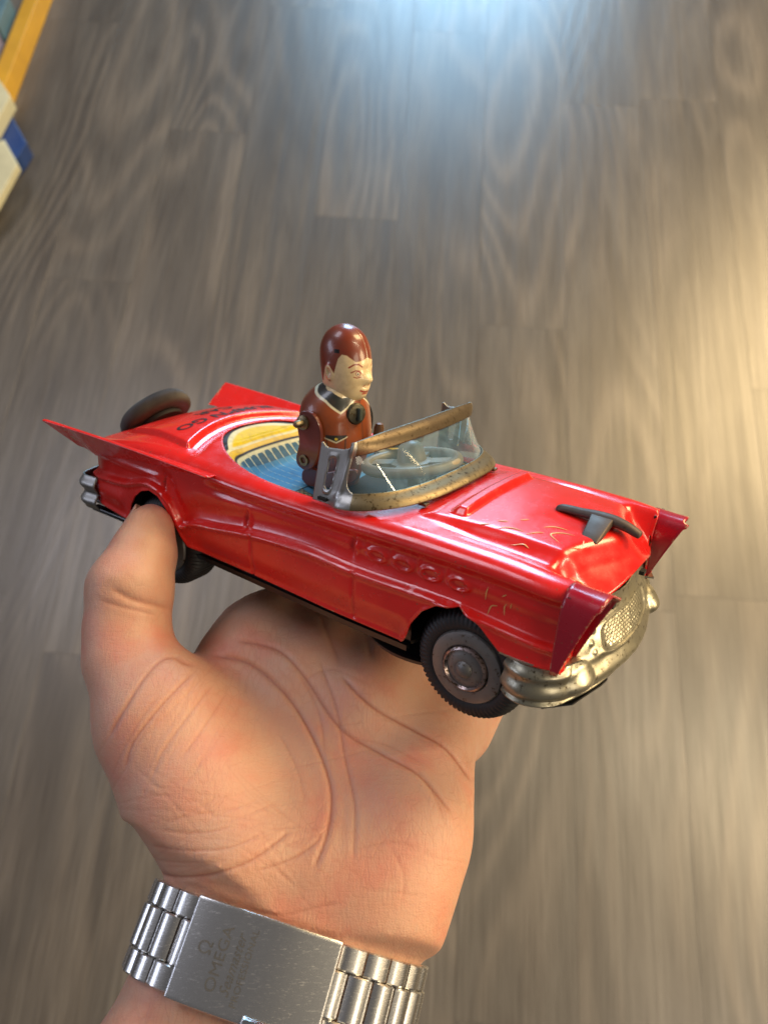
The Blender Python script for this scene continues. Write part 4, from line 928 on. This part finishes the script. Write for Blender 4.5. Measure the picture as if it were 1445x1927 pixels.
# palm lines: (points, depth mm, width in photo px, colour strength)
CR = [([(395, 1232), (470, 1250), (540, 1310), (590, 1390), (622, 1480), (618, 1560), (590, 1640)], .95, 6, .75),
      ([(440, 1205), (520, 1222), (570, 1270), (640, 1370), (720, 1420), (790, 1460), (850, 1530)], .75, 5.5, .7),
      ([(640, 1270), (700, 1330), (780, 1375), (840, 1410), (890, 1475)], .9, 5.5, .8),
      ([(600, 1240), (632, 1330), (650, 1430), (668, 1520), (665, 1620)], .45, 5, .45),
      ([(560, 1262), (600, 1340), (612, 1420)], .35, 5, .3),
      ([(205, 1104), (250, 1128), (300, 1140), (325, 1146)], 1.0, 8, .45), ([(185, 1128), (235, 1143), (300, 1158)], .5, 5, .35),
      ([(322, 1232), (345, 1246), (372, 1256)], .9, 6, .6), ([(345, 1236), (305, 1243), (270, 1280), (235, 1335), (205, 1385)], .55, 5, .6),
      ([(372, 1260), (330, 1300), (290, 1345), (250, 1400), (235, 1450)], .5, 4.5, .55), ([(405, 1285), (352, 1350), (310, 1410), (285, 1460)], .3, 4, .35), ([(430, 1300), (390, 1360), (340, 1430)], .25, 4, .3),
      ([(262, 1290), (225, 1350), (200, 1400)], .25, 4, .3), ([(300, 1310), (262, 1360), (228, 1420)], .25, 4, .28),
      ([(268, 1635), (330, 1650), (400, 1645), (470, 1620), (520, 1585), (548, 1560)], .75, 5, .65), ([(480, 1640), (540, 1620), (590, 1590), (612, 1560)], .5, 5, .5),
      ([(280, 1590), (350, 1600), (430, 1595), (500, 1565)], .35, 4, .4), ([(290, 1560), (370, 1568), (440, 1555)], .3, 4, .35), ([(470, 1712), (530, 1722), (600, 1706), (640, 1700)], .35, 4, .4),
      ([(262, 1610), (330, 1622), (420, 1622)], .25, 4, .3), ([(660, 1600), (740, 1585), (800, 1600)], .2, 4, .2), ([(735, 1590), (760, 1650), (755, 1700)], .2, 4, .2),
      ([(560, 1290), (620, 1260), (700, 1290)], .2, 5, .2), ([(650, 1390), (720, 1400), (800, 1440)], .2, 5, .2), ([(780, 1440), (820, 1500), (840, 1560)], .3, 5, .3),
      ([(525, 1380), (560, 1450), (575, 1520)], .2, 5, .2), ([(600, 1150), (620, 1200), (640, 1250)], .6, 7, .4), ([(690, 1190), (700, 1250)], .5, 7, .35)]
rng = np.random.default_rng(7)
for _ in range(70):                                   # fine criss-cross lines over the ball of the thumb and the wrist
    if rng.random() < 0.62: u, v = rng.uniform(270, 560), rng.uniform(1480, 1680); an = rng.choice([-0.35, 0.75, 0.12]) + rng.normal(0, .13)
    elif rng.random() < 0.6: u, v = rng.uniform(190, 430), rng.uniform(1290, 1480); an = 2.15 + rng.normal(0, .12)
    else: u, v = rng.uniform(600, 850), rng.uniform(1300, 1700); an = rng.choice([0.5, 1.4, -0.2]) + rng.normal(0, .2)
    L = rng.uniform(35, 100); b_ = rng.normal(0, 0.12)
    CR.append(([(u - L * math.cos(an), v - L * math.sin(an)), (u, v + b_ * L * .5), (u + L * math.cos(an), v + L * math.sin(an))], rng.uniform(.08, .17), 3.4, rng.uniform(.06, .2)))
front_ = np.where(facing > 0.05)[0]; disp = np.zeros(len(HV)); crc = np.zeros(len(HV)); uvf = UV[front_]
for pts, dep, wid, cs in CR:
    L = catmull(pts, 10 * len(pts)); lo_, hi_ = L.min(0) - 30, L.max(0) + 30; near = ((uvf > lo_) & (uvf < hi_)).all(1); ii = front_[near]
    if not len(ii): continue
    dd = poly_dist(UV[ii], L); ends = np.minimum(np.linalg.norm(UV[ii] - L[0], axis=1), np.linalg.norm(UV[ii] - L[-1], axis=1)); fade = ss(0, 30, ends + 4)
    g_ = np.exp(-(dd / (wid * .8)) ** 2) * fade; disp[ii] -= dep * g_ * 0.45; disp[ii] += 0.10 * dep * np.exp(-((dd - wid * 2.2) / (wid * 1.3)) ** 2) * fade; crc[ii] = np.maximum(crc[ii], cs * np.exp(-(dd / (wid * 0.50)) ** 2) * fade)
# soft flesh undulation
for i in range(0, 1): pass
HV = HV + NV * disp[:, None]
hand = mesh('hand', cam_world(HV), HF, SKIN, None, scale=1.0)
vcol(hand, 'crease', crc)
hand['label'] = 'bare left hand, palm up, gripping the toy car with thumb in its rear wheel arch'; hand['category'] = 'hand'
# thumb nail, seen edge-on at the left of the tip
nc = C3(248, 992, 266)
nv_ = []
ax1 = C3(286, 978, 266) - C3(232, 1062, 262); ax1 /= np.linalg.norm(ax1); nrm_ = np.array([-0.93, -0.2, 0.30]); nrm_ -= ax1 * (nrm_ @ ax1); nrm_ /= np.linalg.norm(nrm_); ax2 = np.cross(ax1, nrm_)
for i in range(17):
    for j in range(17):
        a_ = (j / 16 - .5) * 1.9; l_ = (i / 16 - .5) * 13 + (1 - (2 * j / 16 - 1) ** 2) * (1.6 if i > 8 else -1.0) * abs(i / 8 - 1)
        nv_.append(C3(272, 1012, 266) + ax1 * (l_ + 1.0) + ax2 * math.sin(a_) * 6.0 + nrm_ * (math.cos(a_) * 6.6 + 1.9))
nail = mesh('thumb_nail', cam_world(nv_), grid_faces(17, 17), NAIL, hand, scale=1.0); mod(nail, 'SOLIDIFY', thickness=0.0007)

# ------------------------------------------------------------------ the watch bracelet
watch = empty('wristwatch', label='steel watch bracelet with engraved folding clasp around the wrist', category='watch')
ths = np.linspace(-np.pi, np.pi, 2001); pts_ = np.array([ell(t)[0] for t in ths]); al_ = np.concatenate([[0], np.cumsum(np.linalg.norm(np.diff(pts_, axis=0), axis=1))]); al_ -= np.interp(0, ths, al_)
def th_at(s): return np.interp(s, al_, ths)
BWID = 23.2
def link(s0, s1, w0, w1, th=2.6, lift=0.0, name='link', mat=STEEL, parent=watch, dome=0.8, nseg=9):
    """a rounded slab over arc s0..s1 and axis w0..w1"""
    prof = []
    n = nseg; V = []
    ws = [w0, w0 + 0.35, w1 - 0.35, w1]
    for i in range(n):
        s = s0 + (s1 - s0) * i / (n - 1.0); e = abs(2.0 * i / (n - 1) - 1); hgt = lift + th - dome * e ** 2.4
        pt, nr = ell(th_at(s)); row = []
        for k, w in enumerate(ws): V.append(pt + nr * (hgt - (0.35 if k in (0, 3) else 0)) + axw * w)
        V.append(pt + nr * lift + axw * w1); V.append(pt + nr * lift + axw * w0)
    fc = grid_faces(n, 6, False, True).tolist() + [list(range(6)), [(n - 1) * 6 + k for k in range(6)]]
    o = mesh(name, cam_world(np.array(V)), fc, mat, parent, True, scale=1.0)
    bm = bmesh.new(); bm.from_mesh(o.data); bmesh.ops.recalc_face_normals(bm, faces=bm.faces); bm.to_mesh(o.data); bm.free(); return autosmooth(o, 38)
CL0, CL1 = -26.5, 12.0                                  # clasp span along the arc
pitch = 7.0
TW = BWID
for side in (-1, 1):
    s = CL0 - 0.4 if side < 0 else CL1 + 0.4
    for i in range(9):
        a0, a1 = (s - (i + 1) * pitch, s - i * pitch) if side < 0 else (s + i * pitch, s + (i + 1) * pitch)
        gap = 0.25; lk = bpy.data.objects.new('link', None); COL.objects.link(lk); lk.parent = watch
        link(a0 + gap, a1 - gap, TW / 2 - 6.0, TW / 2, name='outer_piece', parent=lk, mat=STEEL)
        link(a0 + gap, a1 - gap, -TW / 2, -TW / 2 + 6.0, name='outer_piece', parent=lk, mat=STEEL)
        off = pitch / 2 * (-1 if side < 0 else 1)
        m0, m1 = a0 + off * 0.0 + gap, a1 - gap
        hs = -pitch * 0.5 * side
        link(m0 + hs, m1 + hs, -TW / 2 + 6.2, TW / 2 - 6.2, name='centre_piece', parent=lk, th=2.9, dome=1.3)
# clasp cover
nC, nW = 60, 24; V = []
for i in range(nC):
    s = CL0 + (CL1 - CL0) * i / (nC - 1.0); pt, nr = ell(th_at(s))
    for j in range(nW):
        w = -TW / 2 - 0.6 + (TW + 1.2) * j / (nW - 1.0); V.append(pt + nr * 4.4 + axw * w)
V = np.array(V)
clasp = mesh('clasp', cam_world(V), grid_faces(nC, nW), STEEL, watch, scale=1.0); 
bm = bmesh.new(); bm.from_mesh(clasp.data); _o = CAMM.to_3x3() @ Vector((outw[0], -outw[1], -outw[2])); bm.faces.ensure_lookup_table(); bm.normal_update()
if bm.faces[len(bm.faces) // 2].normal.dot(_o) < 0: bmesh.ops.reverse_faces(bm, faces=bm.faces)
bm.to_mesh(clasp.data); bm.free()
mod(clasp, 'SOLIDIFY', thickness=2.6 * MM, offset=-1 if True else 1); bevel(clasp, 0.5, 3)
def clasp_pt(s, w, h): pt, nr = ell(th_at(s)); return pt + nr * h + axw * w
# safety catch at the lower edge
V = []
for i in range(20):
    s = -6.5 + 15.5 * i / 19.0
    for (w, h) in ((-TW / 2 - 3.4, 2.6), (-TW / 2 - 3.4, 4.6), (-TW / 2 - 2.6, 5.4), (-TW / 2 + 1.0, 5.4), (-TW / 2 + 1.8, 4.5)): V.append(clasp_pt(s, w, h))
o = mesh('safety_catch', cam_world(np.array(V)), grid_faces(20, 5), POLISH, clasp, scale=1.0); mod(o, 'SOLIDIFY', thickness=0.8 * MM); bevel(o, 0.3)
# flat lettering, engraving shade painted as dark colour, reading along the band width
ENG = mat_plain('engraving_shade', (0.13, 0.125, 0.12), 0.5, metal=0.5, bump=0)
def clasp_text(s_, size, sc_, w_c, shear=0.0, rx=1.0):
    Vt, Ft = text_verts(s_, size); Vt[:, 0] += shear * Vt[:, 1]; Vt[:, 0] *= rx
    P_ = np.array([clasp_pt(sc_ - v[1], w_c + v[0], 4.50) for v in Vt])
    o = mesh('engraving', cam_world(P_), Ft, ENG, clasp, False, scale=1.0); return o
clasp_text('\u03a9', 4.6, CL0 + 6.0, 1.2)
clasp_text('OMEGA', 3.9, CL0 + 10.0, -0.2, 0, 1.12)
clasp_text('Seamaster', 3.7, CL0 + 13.8, -0.3, 0.45, 0.92)
clasp_text('PROFESSIONAL', 2.4, CL0 + 16.8, -0.4, 0, 1.1)
watch.matrix_world = Matrix.Identity(4)

# ------------------------------------------------------------------ blurred shop shelf at the upper left
def wpt(u, v, z):                                      # pixel -> world point at height z
    d = CAMM.to_3x3() @ Vector(((u - CX) / F, -(v - CY) / F, -1.0)); k = (z - CAM_H) / d.z; return Vector((0, 0, CAM_H)) + d * k
YELM = mat_plain('yellow_shelf_paint', (0.62, 0.33, 0.02), 0.5, scale=12, bump=0); CRM = mat_plain('cream_card', (0.60, 0.57, 0.38), 0.6, scale=15); BLUM = mat_plain('blue_card', (0.012, 0.045, 0.19), 0.45, scale=15)
ORGM = mat_plain('orange_card', (0.62, 0.20, 0.04), 0.5, scale=20); TEAL = mat_plain('teal_card', (0.09, 0.17, 0.22), 0.5, scale=20); LILAC = mat_plain('lilac_card', (0.25, 0.22, 0.30), 0.5, scale=20)
print('shelf', wpt(20, 205, 0.08), wpt(100, 0, 0.08), wpt(0, 390, 0.05), wpt(50, 280, .1))
def wbox(name, p0, p1, width, z0, z1, mat, parent=None, bev=0.002):
    """box whose right edge runs p0->p1 (world xy), extending to the left"""
    p0 = Vector(p0[:2]).to_3d(); p1 = Vector(p1[:2]).to_3d(); d = (p1 - p0).normalized(); l_ = Vector((-d.y, d.x, 0))
    q = [p0, p1, p1 + l_ * width, p0 + l_ * width]; V = [(v.x, v.y, z0) for v in q] + [(v.x, v.y, z1) for v in q]
    o = mesh(name, V, [(3, 2, 1, 0), (4, 5, 6, 7), (0, 1, 5, 4), (1, 2, 6, 5), (2, 3, 7, 6), (3, 0, 4, 7)], mat, parent, False, scale=1.0); bevel(o, bev / MM * 1.0); return o
shelf = empty('display_shelf', label='low shop shelf with a yellow front rail at the left edge', category='shelf')
a_, b_ = wpt(22, 212, 0.0), wpt(104, -10, 0.0); dirv = (b_ - a_).normalized(); b2 = b_ + dirv * 0.5
wbox('front_rail', a_ , b2, 0.035, 0.0, 0.05, YELM, shelf)
lft = Vector((-dirv.y, dirv.x, 0)); wbox('shelf_board', a_ + lft * 0.037, b2 + lft * 0.037, 0.35, 0.02, 0.04, mat_plain('grey_board', (0.13, 0.11, 0.09), 0.6), shelf)
k = 0
for mt, s_, ln, nm, lb in ((ORGM, 0.02, 0.07, 'package', 'orange and yellow package nearest the cream box on the shelf'), (LILAC, 0.10, 0.07, 'package', 'lilac package behind the orange one on the shelf'), (TEAL, 0.18, 0.10, 'package', 'dark teal package at the top left corner on the shelf')):
    p = a_ + dirv * s_ + lft * 0.045; o = wbox(nm, p, p + dirv * ln, 0.10, 0.041, 0.06 + 0.012 * k, mt); o['label'] = lb; o['category'] = 'package'; o['group'] = 'packages on the shelf'; k += 1
c0 = wpt(-10, 130, 0.13)
def quad_box(name, uv, z0, z1, mat, label, cat):
    top = [wpt(u, v, z1) for u, v in uv]; V = [(p.x, p.y, z0) for p in top] + [tuple(p) for p in top]; n = len(uv)
    fc = [list(range(n))[::-1], [n + i for i in range(n)]] + [[i, (i + 1) % n, n + (i + 1) % n, n + i] for i in range(n)]
    o = mesh(name, V, fc, mat, None, False, scale=1.0); bm = bmesh.new(); bm.from_mesh(o.data); bmesh.ops.recalc_face_normals(bm, faces=bm.faces); bm.to_mesh(o.data); bm.free(); bevel(o, 2.0); o['label'] = label; o['category'] = cat; return o
quad_box('cream_box', [(-90, 100), (-5, 145), (20, 180), (-12, 240), (-90, 260)], 0.041, 0.075, CRM, 'cream carton at the left edge above the blue box', 'box')
quad_box('blue_box', [(-90, 200), (12, 200), (50, 268), (36, 292), (-90, 430)], 0.0, 0.04, BLUM, 'dark blue box at the left edge beside the yellow rail', 'box')
quad_box('cream_carton', [(-90, 300), (8, 262), (34, 308), (-8, 385), (-90, 450)], 0.0405, 0.06, CRM, 'pale cream carton lying on the blue box at the left edge', 'box')
